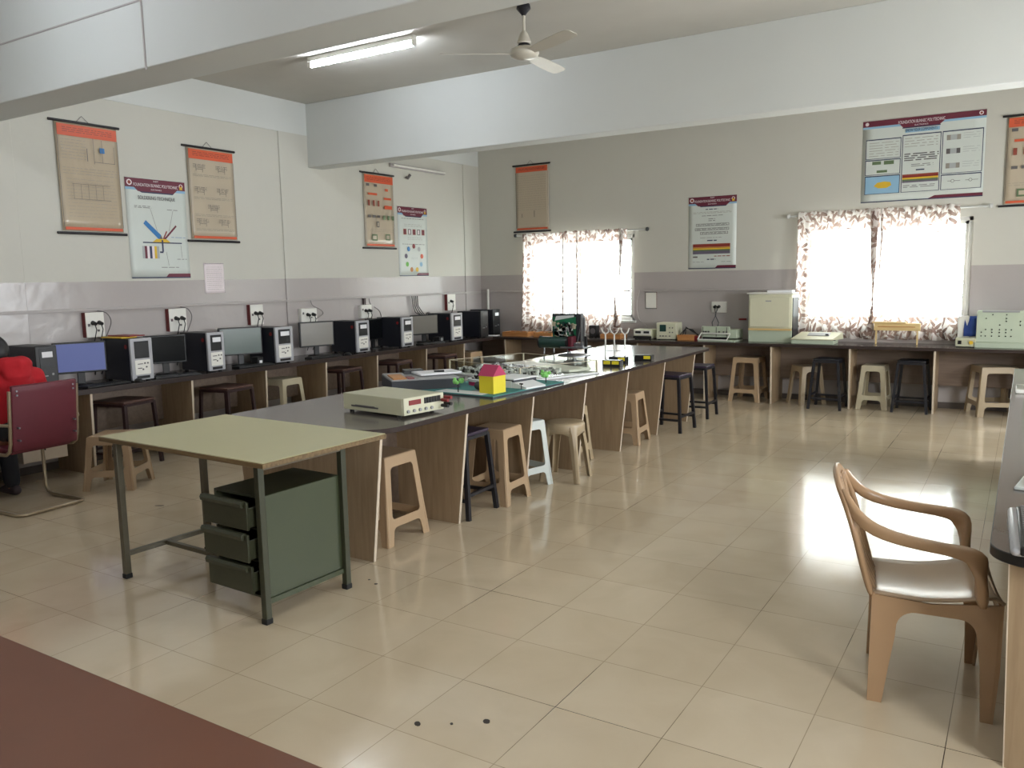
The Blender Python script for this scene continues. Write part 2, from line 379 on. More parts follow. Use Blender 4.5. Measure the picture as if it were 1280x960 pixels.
# beams, columns and the lintel that stand proud of the left wall
struct(MB().box(XL, XR, .321, .665, 2.942, ZC).build('trim_1', BEAM, bev=.008))
struct(MB().box(XL, XR, 4.19, 4.43, 2.942, ZC).build('trim_2', BEAM, bev=.008))
PX = -5.832
struct(MB().box(XL, PX, .32, .82, 0, 3.31).build('trim_3', WALL, bev=.004))
struct(MB().box(XL, PX, 3.75, 4.63, 0, 3.31).build('trim_4', WALL, bev=.004))
struct(MB().box(XL, PX, YF, YB, 3.305, ZC).build('trim_5', BEAM, bev=.004))
struct(MB().box(XL, PX, 7.35, YB, 0, 3.31).build('trim_6', WALL, bev=.004))
# raised seam line on the near beam and its vertical end
b = MB(); b.box(XL, -3.25, .315, .322, 3.335, 3.345).box(-3.256, -3.246, .313, .322, 2.93, ZC)
struct(b.build('trim_7', CONC))
struct(MB().box(XL+.001, XL+.02, -3, YB, 0, .07).build('baseboard_left', SKIRT))
struct(MB().box(XL, XR, YB-.02, YB, 0, .07).build('baseboard_back', SKIRT))
# thin cable trunking along the walls
t = MB().box(PX-.01, PX+.018, -2.0, YB-.03, 1.385, 1.41).build('cable_trunking', CONC, bev=.003)
tag(t, 'long thin pale cable trunking on the left wall above the sockets', 'trunking')
t = MB().box(PX+.02, -3.3, YB-.018, YB, 1.385, 1.41).box(-3.10, -1.0, YB-.018, YB, 1.385, 1.41).build('cable_trunking', CONC, bev=.003)
tag(t, 'thin pale cable trunking on the window wall above the instruments', 'trunking')
t = MB().cyl((XL+.16, YB-.03, .78), (XL+.16, YB-.03, 1.44), .018).build('conduit', WHITEP)
tag(t, 'white upright conduit in the far corner beside the last computer case', 'conduit')

def window(n, w):
    t = bpy.data.objects.new('window_%d' % n, None); C.objects.link(t); t['kind'] = 'structure'
    x0, x1, z0, z1 = w; y0, y1 = YB+.06, YB+.12; xm = (x0+x1)/2
    b = MB(); e = .045
    b.box(x0, x1, y0-.03, y1+.03, z0, z0+e).box(x0, x1, y0-.03, y1+.03, z1-e, z1).box(x0, x0+e, y0-.03, y1+.03, z0, z1).box(x1-e, x1, y0-.03, y1+.03, z0, z1)
    b.build('window_frame', ALU, t, bev=.004)
    for k, (a, c) in enumerate(((x0+e, xm+.02), (xm-.02, x1-e))):
        yy = y0 if k else y0+.03; b = MB(); s = .035
        b.box(a, a+s, yy, yy+.025, z0+e, z1-e).box(c-s, c, yy, yy+.025, z0+e, z1-e).box(a, c, yy, yy+.025, z0+e, z0+e+s).box(a, c, yy, yy+.025, z1-e-s, z1-e)
        sf = b.build('sash', ALU, t)
        MB().box(a+s, c-s, yy+.01, yy+.014, z0+e+s, z1-e-s).build('pane', GLASS, sf)
    g = MB()
    for k in range(1, 8): z = z0+(z1-z0)*k/8; g.cyl((x0, y1+.06, z), (x1, y1+.06, z), .006, n=6)
    for k in range(1, 5): x = x0+(x1-x0)*k/5; g.cyl((x, y1+.06, z0), (x, y1+.06, z1), .006, n=6)
    g.build('grille', BSTEEL, t)
    MB().box(x0-.03, x1+.03, YB-.03, YB+.06, z0-.03, z0+.002).build('sill', ALU, t, bev=.004)
window(1, W1); window(2, W2)

# ------------------------------------------------------------------ curtains
def curtain(name, xa, xb, xa2, xb2, z0, z1, label, phase, amp=.035, pleats=6, folds=()):
    b = MB(); bm = b.bm; uv = bm.loops.layers.uv.new('UVMap'); nx, nz = 110, 34; G = []
    for j in range(nz+1):
        s = j/nz; z = z1+(z0-z1)*s; row = []
        # gathers inwards slightly half-way down
        a = xa+(xa2-xa)*s**1.3; c = xb+(xb2-xb)*s**1.3
        for i in range(nx+1):
            q = i/nx; x = a+(c-a)*q
            y = 7.655+amp*(.35+.65*s)*math.sin(2*PI*pleats*q+phase)+.012*math.sin(2*PI*(pleats*2.3)*q+1.3*s+phase)+.02*(q-.5)
            row.append((bm.verts.new((x, y, z+.006*math.sin(2*PI*pleats*q))), (q*(xb-xa)*1.6, z)))
        G.append(row)
    for j in range(nz):
        for i in range(nx):
            ps = [G[j][i], G[j][i+1], G[j+1][i+1], G[j+1][i]]
            fc = b.face([p[0] for p in ps])
            for lp, p in zip(fc.loops, ps): lp[uv].uv = p[1]
    # side hems: the edge of the cloth turned back on itself
    o = b.build(name, CURT, ang=180); tag(o, label, 'curtain', 'leaf print curtains')
    return o
c1 = curtain('curtain', -4.99, -4.24, -5.05, -4.30, .80, 2.25, 'leaf print curtain at the left end of the left window', .3, pleats=5)
c2 = curtain('curtain', -4.30, -3.31, -4.28, -3.44, .80, 2.26, 'leaf print curtain over the right side of the left window', 1.2, pleats=6)
c3 = curtain('curtain', -1.02, -.10, -1.03, -.14, .80, 2.34, 'leaf print curtain at the left side of the right window', .9, pleats=6)
c4 = curtain('curtain', -.16, .75, -.18, .78, .80, 2.34, 'leaf print curtain over the right side of the right window', 2.0, pleats=6)
def fold(parent, rows):
    """tightly gathered folds: many layers of cloth, so no daylight comes through; rows = (z, x centre, half width)"""
    b = MB(); bm = b.bm; uv = bm.loops.layers.uv.new('UVMap'); n = 10; G = []
    for z, x, w in rows: G.append([(bm.verts.new((x+w*math.cos(2*PI*k/n), 7.60+.016*math.sin(2*PI*k/n), z)), (x+w*math.cos(2*PI*k/n)*1.6, z)) for k in range(n)])
    for A, B in zip(G, G[1:]):
        for k in range(n):
            ps = [A[k], A[(k+1) % n], B[(k+1) % n], B[k]]; fc = b.face([p[0] for p in ps])
            for lp, p in zip(fc.loops, ps): lp[uv].uv = p[1]
    b.face([p[0] for p in G[0]]); b.face([p[0] for p in G[-1]][::-1])
    return b.build('gathered_fold', CURTF, parent, ang=60)
fold(c1, [(2.24,-4.285,.012), (1.9,-4.28,.010), (1.3,-4.29,.009), (.84,-4.31,.014)])
fold(c2, [(2.24,-4.055,.012), (1.9,-4.06,.011), (1.3,-4.055,.011), (.84,-4.06,.016)])
fold(c2, [(2.24,-3.36,.035), (2.1,-3.37,.028), (1.8,-3.385,.014), (1.6,-3.39,.004)])
fold(c2, [(1.32,-3.47,.004), (1.1,-3.46,.022), (.95,-3.44,.045), (.84,-3.44,.06)])
fold(c3, [(2.32,-.125,.05), (2.05,-.13,.038), (1.7,-.125,.030), (1.5,-.12,.012), (1.2,-.12,.009), (1.0,-.13,.03), (.84,-.15,.07)])
fold(c4, [(2.32,-.05,.014), (2.0,-.045,.010), (1.7,-.055,.008), (1.55,-.06,.003)])
for (a, c, z, lb) in ((-5.14, -3.02, 2.265, 'curtain rod above the left window'), (-1.14, 1.04, 2.33, 'curtain rod above the right window')):
    t = thing('curtain_rod', lb, 'curtain rod', (0,0,0), group='curtain rods')
    MB().cyl((a, 7.69, z-.03), (c, 7.69, z-.03), .012).build('rod', ALU, t)
    for x in (a, c): MB().lathe([(0,-.03),(.022,-.02),(.026,0),(.022,.02),(0,.03)], (x, 7.69, z-.03), 12).build('finial', ALU if z > 2.3 else BSTEEL, t)
    for x in (a+.05, c-.05): MB().box(x-.01, x+.01, 7.69, YB, z-.045, z-.02).build('bracket', ALU, t)

# ------------------------------------------------------------------ fittings overhead
def tube_light(loc, label):
    t = thing('tube_light', label, 'light', loc, 0, 'fluorescent tube lights')
    MB().box(-.62, .62, -.03, .03, -.045, 0).build('batten', WHITEP, t, bev=.004)
    for s in (-1, 1): MB().box(s*.61-.015, s*.61+.015, -.018, .018, -.09, -.04).build('tube_holder', WHITEP, t, bev=.003)
    MB().cyl((-.6, 0, -.078), (.6, 0, -.078), .015, n=12).build('tube', TUBE, t)
    return t
tl = tube_light((-3.70, 2.78, ZC), 'lit tube light on the ceiling left of the fan, between the beams')
dup(tl, (-3.70, -.95, ZC), 0, 'tube light on the ceiling behind the near beam, left side')
dup(tl, (-.2, -1.3, ZC), 0, 'added unseen tube light on the ceiling over the open floor, in the camera bay')  # extra lamp outside the view, added to brighten the room
# old unlit batten on the far part of the left wall
t = thing('tube_light_fitting', 'unlit bare tube fitting on the left wall above the hanging charts', 'light')
MB().box(PX, PX+.035, 5.65, 6.85, 3.10, 3.15).build('batten', CONC, t, bev=.004)
MB().cyl((PX+.055, 5.68, 3.125), (PX+.055, 6.82, 3.125), .014).build('tube', WHITEP, t)
t2 = MB().sweep([(PX+.01, 5.98, 3.0), (PX+.03, 6.0, 2.98), (PX+.05, 6.03, 3.03)], .02).build('lamp_holder', INK); tag(t2, 'small grey lamp holder on the left wall below the unlit tube', 'lamp holder')

def fan(loc):
    t = thing('ceiling_fan', 'cream three-blade ceiling fan hanging between the two beams', 'fan', loc)
    MB().lathe([(.0,0),(.05,0),(.055,-.03),(.02,-.07),(.014,-.08)], n=20).build('canopy', BSTEEL, t)
    MB().cyl((0,0,-.05), (0,0,-.25), .012).build('downrod', FANM, t)
    MB().lathe([(.014,-.19),(.03,-.21),(.055,-.275),(.05,-.285)], n=20).build('cover', FANM, t)
    MB().lathe([(.04,-.285),(.05,-.295),(.04,-.305)], n=20).build('collar', BSTEEL, t)
    MB().lathe([(.0,-.30),(.06,-.305),(.105,-.33),(.115,-.355),(.1,-.38),(.05,-.40),(0,-.405)], n=28).build('motor', FANM, t, ang=60)
    for k, a in enumerate((216, 333, 93)):
        M = Matrix.Rotation(R(a), 4, 'Z')
        b = MB(); pr = [(.1,.028),(.2,.05),(.35,.06),(.52,.062),(.62,.056),(.645,.03)]
        U = []; 
        for x, w in pr:
            tw = R(-12)
            U.append([(x, -w*math.cos(tw), -.36-w*math.sin(tw)), (x, w*math.cos(tw), -.36+w*math.sin(tw))])
        for (p, q), (p2, q2) in zip(U, U[1:]):
            pts = [p, p2, q2, q]
            b.hexa([M @ Vector((x, y, z-.002)) for x, y, z in pts]+[M @ Vector((x, y, z+.002)) for x, y, z in pts])
        bl = b.build('blade', FANM, t)
        MB().obox(M @ Vector((.15,0,-.357)), (.12,.03,.006), (0,0,R(a))).build('blade_bracket', FANM, bl)
fan((-1.93, 2.66, ZC))

# ------------------------------------------------------------------ desks and counters
def slab(b, x0, x1, y0, y1, z0, z1, rad):
    """top with rounded corners; rad = (x0y0, x1y0, x1y1, x0y1)"""
    pts = []
    for (cx, cyy, sx, syy, a0, rr) in ((x0,y0,1,1,180,rad[0]), (x1,y0,-1,1,270,rad[1]), (x1,y1,-1,-1,0,rad[2]), (x0,y1,1,-1,90,rad[3])):
        if rr <= 0: pts.append((cx, cyy)); continue
        for k in range(9): a = R(a0+90*k/8); pts.append((cx+sx*rr+rr*math.cos(a), cyy+syy*rr+rr*math.sin(a)))
    lo = [b.bm.verts.new((x, y, z0)) for x, y in pts]; hi = [b.bm.verts.new((x, y, z1)) for x, y in pts]
    return pts, lo, hi
def worktop(parent, x0, x1, y0, y1, z0, z1, rad=(0,0,0,0), top=None, edge=None):
    b = MB(); pts, lo, hi = slab(b, x0, x1, y0, y1, z0, z1, rad)
    b.use(top or DARKTOP); b.face(hi); b.face(lo[::-1]); b.use(edge or EDGE)
    for k in range(len(lo)): b.face([lo[k], lo[(k+1) % len(lo)], hi[(k+1) % len(lo)], hi[k]])
    return b.build('worktop', parent=parent, bev=.003, seg=1)
def panel(parent, quad, axis, at, mat=None, th=.018, edges=(True, False)):
    """quad: (a_bottom0,a_bottom1,a_top1,a_top0,z0,z1) along the other axis, edge bands on the a1/a0 sides"""
    a0, a1, b1, b0, z0, z1 = quad
    def P(a, z, o): return (a, at+o, z) if axis == 'y' else (at+o, a, z)
    h = th/2; b = MB()
    b.hexa([P(a0,z0,-h),P(a1,z0,-h),P(a1,z0,h),P(a0,z0,h),P(b0,z1,-h),P(b1,z1,-h),P(b1,z1,h),P(b0,z1,h)])
    o = b.build('side_panel', mat or BOARD, parent)
    for k, (ea, eb, sg) in enumerate(((a1, b1, 1), (a0, b0, -1))):
        if edges[k]:
            b = MB(); e = .004*sg; h2 = h+.001
            b.hexa([P(ea,z0,-h2),P(ea+e,z0,-h2),P(ea+e,z0,h2),P(ea,z0,h2),P(eb,z1,-h2),P(eb+e,z1,-h2),P(eb+e,z1,h2),P(eb,z1,h2)])
            b.build('edge_band', EDGEW, o)
    return o

# centre table
ct = thing('lab_table', 'long dark-topped wooden laboratory table in the middle of the room', 'table')
worktop(ct, -2.84, -1.56, .374, 6.08, .755, .785, (.12, .22, .12, .12), top=GREYTOP)
for y in (.47, 1.31, 2.16, 3.01, 3.86, 4.75, 5.62): panel(ct, (-2.72, -1.688, -1.60, -2.80, 0, .755), 'y', y, edges=(True, True))
MB().box(-2.21, -2.19, .48, 5.61, .02, .755).build('spine_panel', BACKB, ct)
# left counter
lc = thing('computer_counter', 'long dark-topped counter with laminate panels along the left wall', 'counter')
worktop(lc, PX+.002, -5.235, -2.4, 7.16, .705, .75, (0,0,0,0))
for y in (-.9, .03, .97, 1.97, 2.87, 3.74, 4.61, 5.58, 6.44): panel(lc, (PX+.004, -5.275, -5.25, PX+.004, 0, .705), 'y', y)
MB().box(-5.73, -5.712, -2.3, 7.1, .30, .705).build('back_panel', BACKB, lc)
# back counter
bc = thing('instrument_counter', 'dark-topped counter with laminate panels under the two windows', 'counter')
worktop(bc, PX+.002, 3.4, 7.17, YB-.002, .715, .752, (0,0,0,0))
for x in (-5.05, -3.85, -2.95, -2.035, -1.19, -.285, .60, 1.55, 2.5):
    a = panel(bc, (7.235, YB-.005, YB-.005, 7.20, 0, .715), 'x', x, edges=(False, True))
MB().box(-5.75, 3.4, 7.64, 7.658, .28, .715).build('back_panel', BACKB, bc)
# right counter
rc = thing('side_counter', 'dark round-cornered counter at the right edge behind the plastic armchair', 'counter')
worktop(rc, 1.375, 2.0, -.15, 5.3, .715, .75, (.12, .0, 0, 0), top=GREYTOP, edge=BLACKP)
for y in (-.02, 1.2, 2.4, 3.6, 4.9): panel(rc, (1.45, 1.98, 1.98, 1.432, 0, .715), 'y', y, mat=PALEW if 0 else BOARD, edges=(False, True))
MB().box(1.96, 1.978, -.01, 4.89, .1, .715).build('back_panel', BACKB, rc)
# low brown platform at the lower left
MB_ = thing('platform', 'smooth red-brown platform at the lower left corner of the view', 'platform')
MB().box(-4.6, .55, -3.7, -1.325, .125, .15).build('deck', BRDAIS, MB_, bev=.003)
MB().box(-4.57, .52, -3.67, -1.36, 0, .125).build('riser', BACKB, MB_)

# green steel desk
def green_desk():
    t = thing('steel_desk', 'green steel desk with pale yellow top and three open drawers', 'desk', (-2.12, -.065, 0), R(-2))
    # local coordinates: x -0.68..0.68, y -0.41..0.41
    b = MB(); b.use(WOODEDGE); b.box(-.675, .675, -.41, .41, .775, .798); b.use(DESKTOP); b.box(-.672, .672, -.407, .407, .798, .802)
    b.build('desktop', parent=t, bev=.002, seg=1)
    lx = (-.595, .575); ly = (-.355, .17)
    for x in lx:
        for y in ly:
            lg = MB().box(x-.017, x+.017, y-.017, y+.017, .02, .775).build('leg', GREENM if x > 0 else TUBEM, t, bev=.003)
            MB().box(x-.02, x+.02, y-.02, y+.02, 0, .028).build('rubber_foot', RUBB, lg, bev=.004)
    MB().box(lx[0]-.012, lx[0]+.012, ly[0]+.018, ly[1]-.018, .125, .15).build('side_stretcher', TUBEM, t)
    MB().box(lx[0]+.013, .27, -.115, -.09, .125, .148).build('cross_stretcher', TUBEM, t)
    for x in (lx[0], lx[1]): MB().box(x-.014, x+.014, ly[0]+.018, ly[1]-.018, .745, .775).build('top_rail', TUBEM, t)
    MB().box(lx[0]+.02, lx[1]-.02, ly[1]-.014, ly[1]+.014, .745, .775).build('top_rail', TUBEM, t)
    # pedestal: a box open at the front
    x0, x1, y0, y1, z0, z1 = .215, .565, -.345, .16, .115, .615; w = .012
    b = MB(); b.box(x0, x0+w, y0, y1, z0, z1).box(x0+w, x1-w, y0, y1, z1-w, z1).box(x0+w, x1-w, y0, y1, z0, z0+w).box(x0+w, x1-w, y1-w, y1, z0+w, z1-w)
    b.box(x0+w, x1-w, y0+.01, y0+.02, .445, .455).box(x0+w, x1-w, y0+.01, y0+.02, .285, .295)
    b.build('pedestal_body', GREENM, t, bev=.002, seg=1)
    MB().box(x1-w, x1, y0-.01, y1, z0, z1).build('pedestal_side', GREENL, t, bev=.002, seg=1)
    MB().box(x1-.01, x1+.012, ly[0]+.018, ly[1]-.018, z0-.025, z0).build('bottom_rail', GREENL, t)
    for k, (za, zb, out) in enumerate(((.462, .597, .06), (.307, .442, .066), (.147, .282, .052))):
        ya = y0-out
        b = MB(); b.box(x0-.006, x1-.03, ya, ya+.014, za, zb)
        b.box(x0+.016, x0+.022, ya+.014, y1-.05, za+.01, zb-.03).box(x1-.04, x1-.034, ya+.014, y1-.05, za+.01, zb-.03).box(x0+.022, x1-.04, ya+.014, y1-.05, za+.01, za+.016)
        dr = b.build('drawer', GREENM, t, bev=.002, seg=1)
        b = MB(); pts = [(ya, zb-.028), (ya-.016, zb-.024), (ya-.02, zb-.006), (ya-.012, zb+.006), (ya+.012, zb+.004)]
        b.sweep([(x0-.004, 0, 0), (x1-.05, 0, 0)], 1.0, sec=[(-p[0], p[1]) for p in pts]+[(-(ya+.012), zb-.004), (-(ya-.004), zb-.012), (-(ya-.002), zb-.026)], up=(0,0,1))
        b.build('drawer_pull', GREENM, dr)
    tg = MB().box(.222, .252, -.365, -.355, .442, .46).build('paper_tag', STICK, t); tg['label'] = 'white paper tag on the drawers'
    return t
green_desk()

# ------------------------------------------------------------------ stools
def rrect(x0, x1, z0, z1, rr, taper=0):
    pts = []
    for cx, cz, a0 in ((x1-rr, z1-rr, 0), (x0+rr, z1-rr, 90), (x0+rr, z0+rr, 180), (x1-rr, z0+rr, 270)):
        for k in range(5):
            a = R(a0+90*k/4); pts.append((cx+rr*math.cos(a), cz+rr*math.sin(a)))
    return pts
def side_outline(wb, wt, h, fw, bar0, bar1, topb):
    def hw(z): return wb+(wt-wb)*z/h
    out = [(-hw(0), 0), (-hw(0)+fw, 0)]
    if bar1:  # arch below the bar
        xb = hw(bar0)-fw-.005; rr = .035
        for k in range(6): a = R(180-90*k/5); out.append((-xb+rr+rr*math.cos(a), bar0-rr+rr*math.sin(a)))
        for k in range(6): a = R(90-90*k/5); out.append((xb-rr+rr*math.cos(a), bar0-rr+rr*math.sin(a)))
    else:
        za = h-topb; rr = .05; xb = hw(za)-fw
        for k in range(6): a = R(180-90*k/5); out.append((-xb+rr+rr*math.cos(a), za-rr+rr*math.sin(a)))
        for k in range(6): a = R(90-90*k/5); out.append((xb-rr+rr*math.cos(a), za-rr+rr*math.sin(a)))
    out += [(hw(0)-fw, 0), (hw(0), 0), (hw(h), h), (-hw(h), h)]
    holes = []
    if bar1:
        z0, z1 = bar1, h-topb; rr = .025; hole = []
        for sx, cz, a0 in ((1, z1-rr, 0), (-1, z1-rr, 90), (-1, z0+rr, 180), (1, z0+rr, 270)):
            for k in range(5):
                a = R(a0+90*k/4); z = cz+rr*math.sin(a); xm = hw(z)-fw*.95
                hole.append((sx*(xm-rr)+rr*math.cos(a), z))
        holes = [hole]
    return out, holes
def plastic_stool(mat, base, top, h, label, loc, rz, fw=.052, bar=(.11, .16), group='plastic stools'):
    t = thing('plastic_stool', label, 'stool', loc, rz, group)
    b = MB(); k = top/2
    b.box(-k, k, -k, k, h-.022, h); b.build('seat', mat, t, bev=.014, seg=3)
    out, holes = side_outline(base/2, top/2-.002, h-.006, fw, bar[0], bar[1], .062)
    for q in range(4):
        M = Matrix.Rotation(q*PI/2, 4, 'Z')
        def fmap(a, z):
            d0 = base/2+(top/2-base/2)*z/(h-.006)
            return M @ Vector((a, -d0, z))
        MB().prism(out, fmap, holes, d=M @ Vector((0, .006, 0))).build('side_frame', mat, t)
        # folded corner rib
        b = MB(); c0 = base/2-.006; c1 = top/2-.012
        b.sweep([M @ Vector((-c0, -c0, 0)), M @ Vector((-c1, -c1, h-.02))], .012, n=8)
        b.build('corner_rib', mat, t)
    return t
def metal_stool(seat_m, leg_m, label, loc, rz, h=.6, top=.30, base=.38, group='metal stools'):
    t = thing('metal_stool', label, 'stool', loc, rz, group)
    MB().box(-top/2, top/2, -top/2, top/2, h-.022, h).build('seat', seat_m, t, bev=.006)
    b = MB(); k = top/2-.012
    for (a, c) in (((-k,-k),(k,-k)), ((k,-k),(k,k)), ((k,k),(-k,k)), ((-k,k),(-k,-k))): b.sweep([(a[0],a[1],h-.034),(c[0],c[1],h-.034)], .017, sec=[(-.7,-.7),(.7,-.7),(.7,.7),(-.7,.7)])
    b.build('seat_frame', leg_m, t)
    sq = [(-.9,-.9),(.9,-.9),(.9,.9),(-.9,.9)]
    def at(sx, sy, z): w = base/2-.015+(k-base/2+.015)*z/(h-.03); return Vector((sx*w, sy*w, z))
    for sx in (-1, 1):
        for sy in (-1, 1): MB().sweep([at(sx,sy,0), at(sx,sy,h-.03)], .016, sec=sq, up=(0,1,0)).build('leg', leg_m, t)
    for (p, q, z) in (((-1,-1),(1,-1),.13), ((-1,1),(1,1),.13), ((-1,-1),(-1,1),.165), ((1,-1),(1,1),.165)):
        MB().sweep([at(*p,z), at(*q,z)], .012, sec=sq).build('stretcher', leg_m, t)
    return t
def round_stool(mat, label, loc, rz, h=.47):
    t = thing('round_stool', label, 'stool', loc, rz)
    b = MB(); b.lathe([(0,h-.004),(.06,h-.003),(.13,h),(.152,h-.006),(.16,h-.02),(.158,h-.055),(.15,h-.06)], n=36); b.build('seat', mat, t, ang=50)
    # apron with four flared legs
    for q in range(4):
        a = PI/4+q*PI/2; ca, sa = math.cos(a), math.sin(a); tx, ty = -sa, ca
        b = MB(); sec = [(-1,-.6),(-.55,.5),(0,.8),(.55,.5),(1,-.6),(.8,-.6),(.45,.2),(0,.45),(-.45,.2),(-.8,-.6)]
        pts = [(ca*.145, sa*.145, h-.03), (ca*.155, sa*.155, h-.09), (ca*.18, sa*.18, h*.55), (ca*.215, sa*.215, .02), (ca*.22, sa*.22, 0)]
        b.sweep(pts, [(.06,.03),(.04,.03),(.032,.027),(.026,.022),(.026,.022)], sec=sec, up=(ca,sa,0)); b.build('leg', mat, t)
    b = MB()
    n = 48; ring = []
    for k in range(n):
        a = 2*PI*k/n; dip = .035+.03*abs(math.cos(2*a))**0.5*0+.028*(1-abs(math.sin(2*a)))*0
        lo = .05+.035*abs(math.sin(2*a))**3
        ring.append((a, lo))
    vi = [[b.bm.verts.new((rr*math.cos(a), rr*math.sin(a), z)) for a, lo in ring for z in ((h-.03) if rr2 == 0 else h-.03-lo,)] for rr, rr2 in ((.15,0),(.157,1))]
    for k in range(n): b.face([vi[0][k], vi[0][(k+1) % n], vi[1][(k+1) % n], vi[1][k]])
    o = b.build('apron', mat, t); s = o.modifiers.new('s', 'SOLIDIFY'); s.thickness = .004
    return t

# right side of the centre table
G1 = 'plastic stools tucked along the centre table'
plastic_stool(BEIGE, .40, .30, .545, 'beige plastic stool under the near end of the centre table, behind the green desk', (-1.965, .885, 0), 0, group=G1)
plastic_stool(BEIGE, .36, .27, .545, 'beige plastic stool beside the black metal stool under the centre table', (-1.80, 1.955, 0), R(3), group=G1)
plastic_stool(WPLAST, .34, .26, .515, 'bluish white plastic stool tucked under the centre table', (-1.86, 2.40, 0), R(-14), group=G1)
round_stool(TAN, 'round-seated tan plastic stool standing out from the centre table', (-1.65, 2.73, 0), R(9))
plastic_stool(TAN, .34, .26, .49, 'tan plastic stool seen edge-on behind the round-seated stool', (-1.92, 3.28, 0), R(5), group=G1)
plastic_stool(BEIGE, .38, .28, .49, 'beige plastic stool under the far half of the centre table beside the purple seat', (-1.835, 4.33, 0), R(6), group=G1)
metal_stool(SEATPUR, BSTEEL, 'black metal stool between the two nearest beige stools at the centre table', (-1.85, 1.56, 0), R(2), .58, .30, .39)
metal_stool(SEATPUR, BSTEEL, 'black metal stool with purple seat near the far end of the centre table', (-1.68, 5.12, 0), R(-3), .59, .33, .41)
metal_stool(SEATPUR, BSTEEL, 'purple-seated metal stool at the very far end of the centre table', (-1.72, 6.03, 0), R(2), .59, .32, .40)
# under the window counter
G2 = 'plastic stools under the window counter'
plastic_stool(BEIGE, .40, .31, .56, 'large beige plastic stool under the window counter, leftmost there', (-1.53, 7.46, 0), R(-3), group=G2)
plastic_stool(TAN, .34, .26, .47, 'low tan plastic stool turned corner-on behind a black stool under the window counter', (-.83, 7.50, 0), R(42), group=G2, bar=(0,0))
plastic_stool(CREAMP, .34, .25, .515, 'cream plastic stool between the two black stools under the right window', (-.04, 7.44, 0), R(-3), group=G2)
plastic_stool(TAN, .44, .36, .545, 'wide tan plastic stool under the trainer board at the right of the window counter', (1.17, 7.50, 0), R(20), group=G2, fw=.06)
ms = metal_stool(BSTEEL, BSTEEL, 'black metal stool under the grey instrument at the right window, left of the pair', (-.52, 7.22, 0), R(-2), .595, .29, .39, group='black metal stools under the window counter')
dup(ms, (.37, 7.36, 0), R(-2), 'black metal stool under the right window, right of the cream stool')
# along the computer counter
ls = metal_stool(SEATW, RUST, 'brown wooden-seat metal stool behind the pale plastic stool at the near computers', (-5.40, 1.36, 0), R(12), .6, .36, .42, group='wooden-seat stools at the computer counter')
for x, y, a, lb in ((-5.30, 2.40, 8, 'brown wooden-seat stool pushed in below the second computer case'),
                    (-5.40, 4.12, 5, 'brown wooden-seat stool below the monitor in front of the wall pillar'),
                    (-5.36, 5.02, 8, 'brown wooden-seat stool pushed in behind the cream power supply'),
                    (-5.30, 5.92, 10, 'farthest brown wooden-seat stool at the computer counter')):
    dup(ls, (x, y, 0), R(a), lb)
plastic_stool(CREAMP, .38, .29, .58, 'cream plastic stool pushed under the computer counter beside a brown stool', (-5.40, 3.22, 0), R(3), group='plastic stools at the computer counter')
plastic_stool(BEIGE, .36, .29, .56, 'beige plastic stool at the far end of the computer counter', (-5.42, 6.78, 0), R(0), group='plastic stools at the computer counter')
plastic_stool(BEIGE, .40, .32, .43, 'pinkish beige plastic stool standing left of the green steel desk', (-4.76, .86, 0), R(33), group='plastic stools at the computer counter')

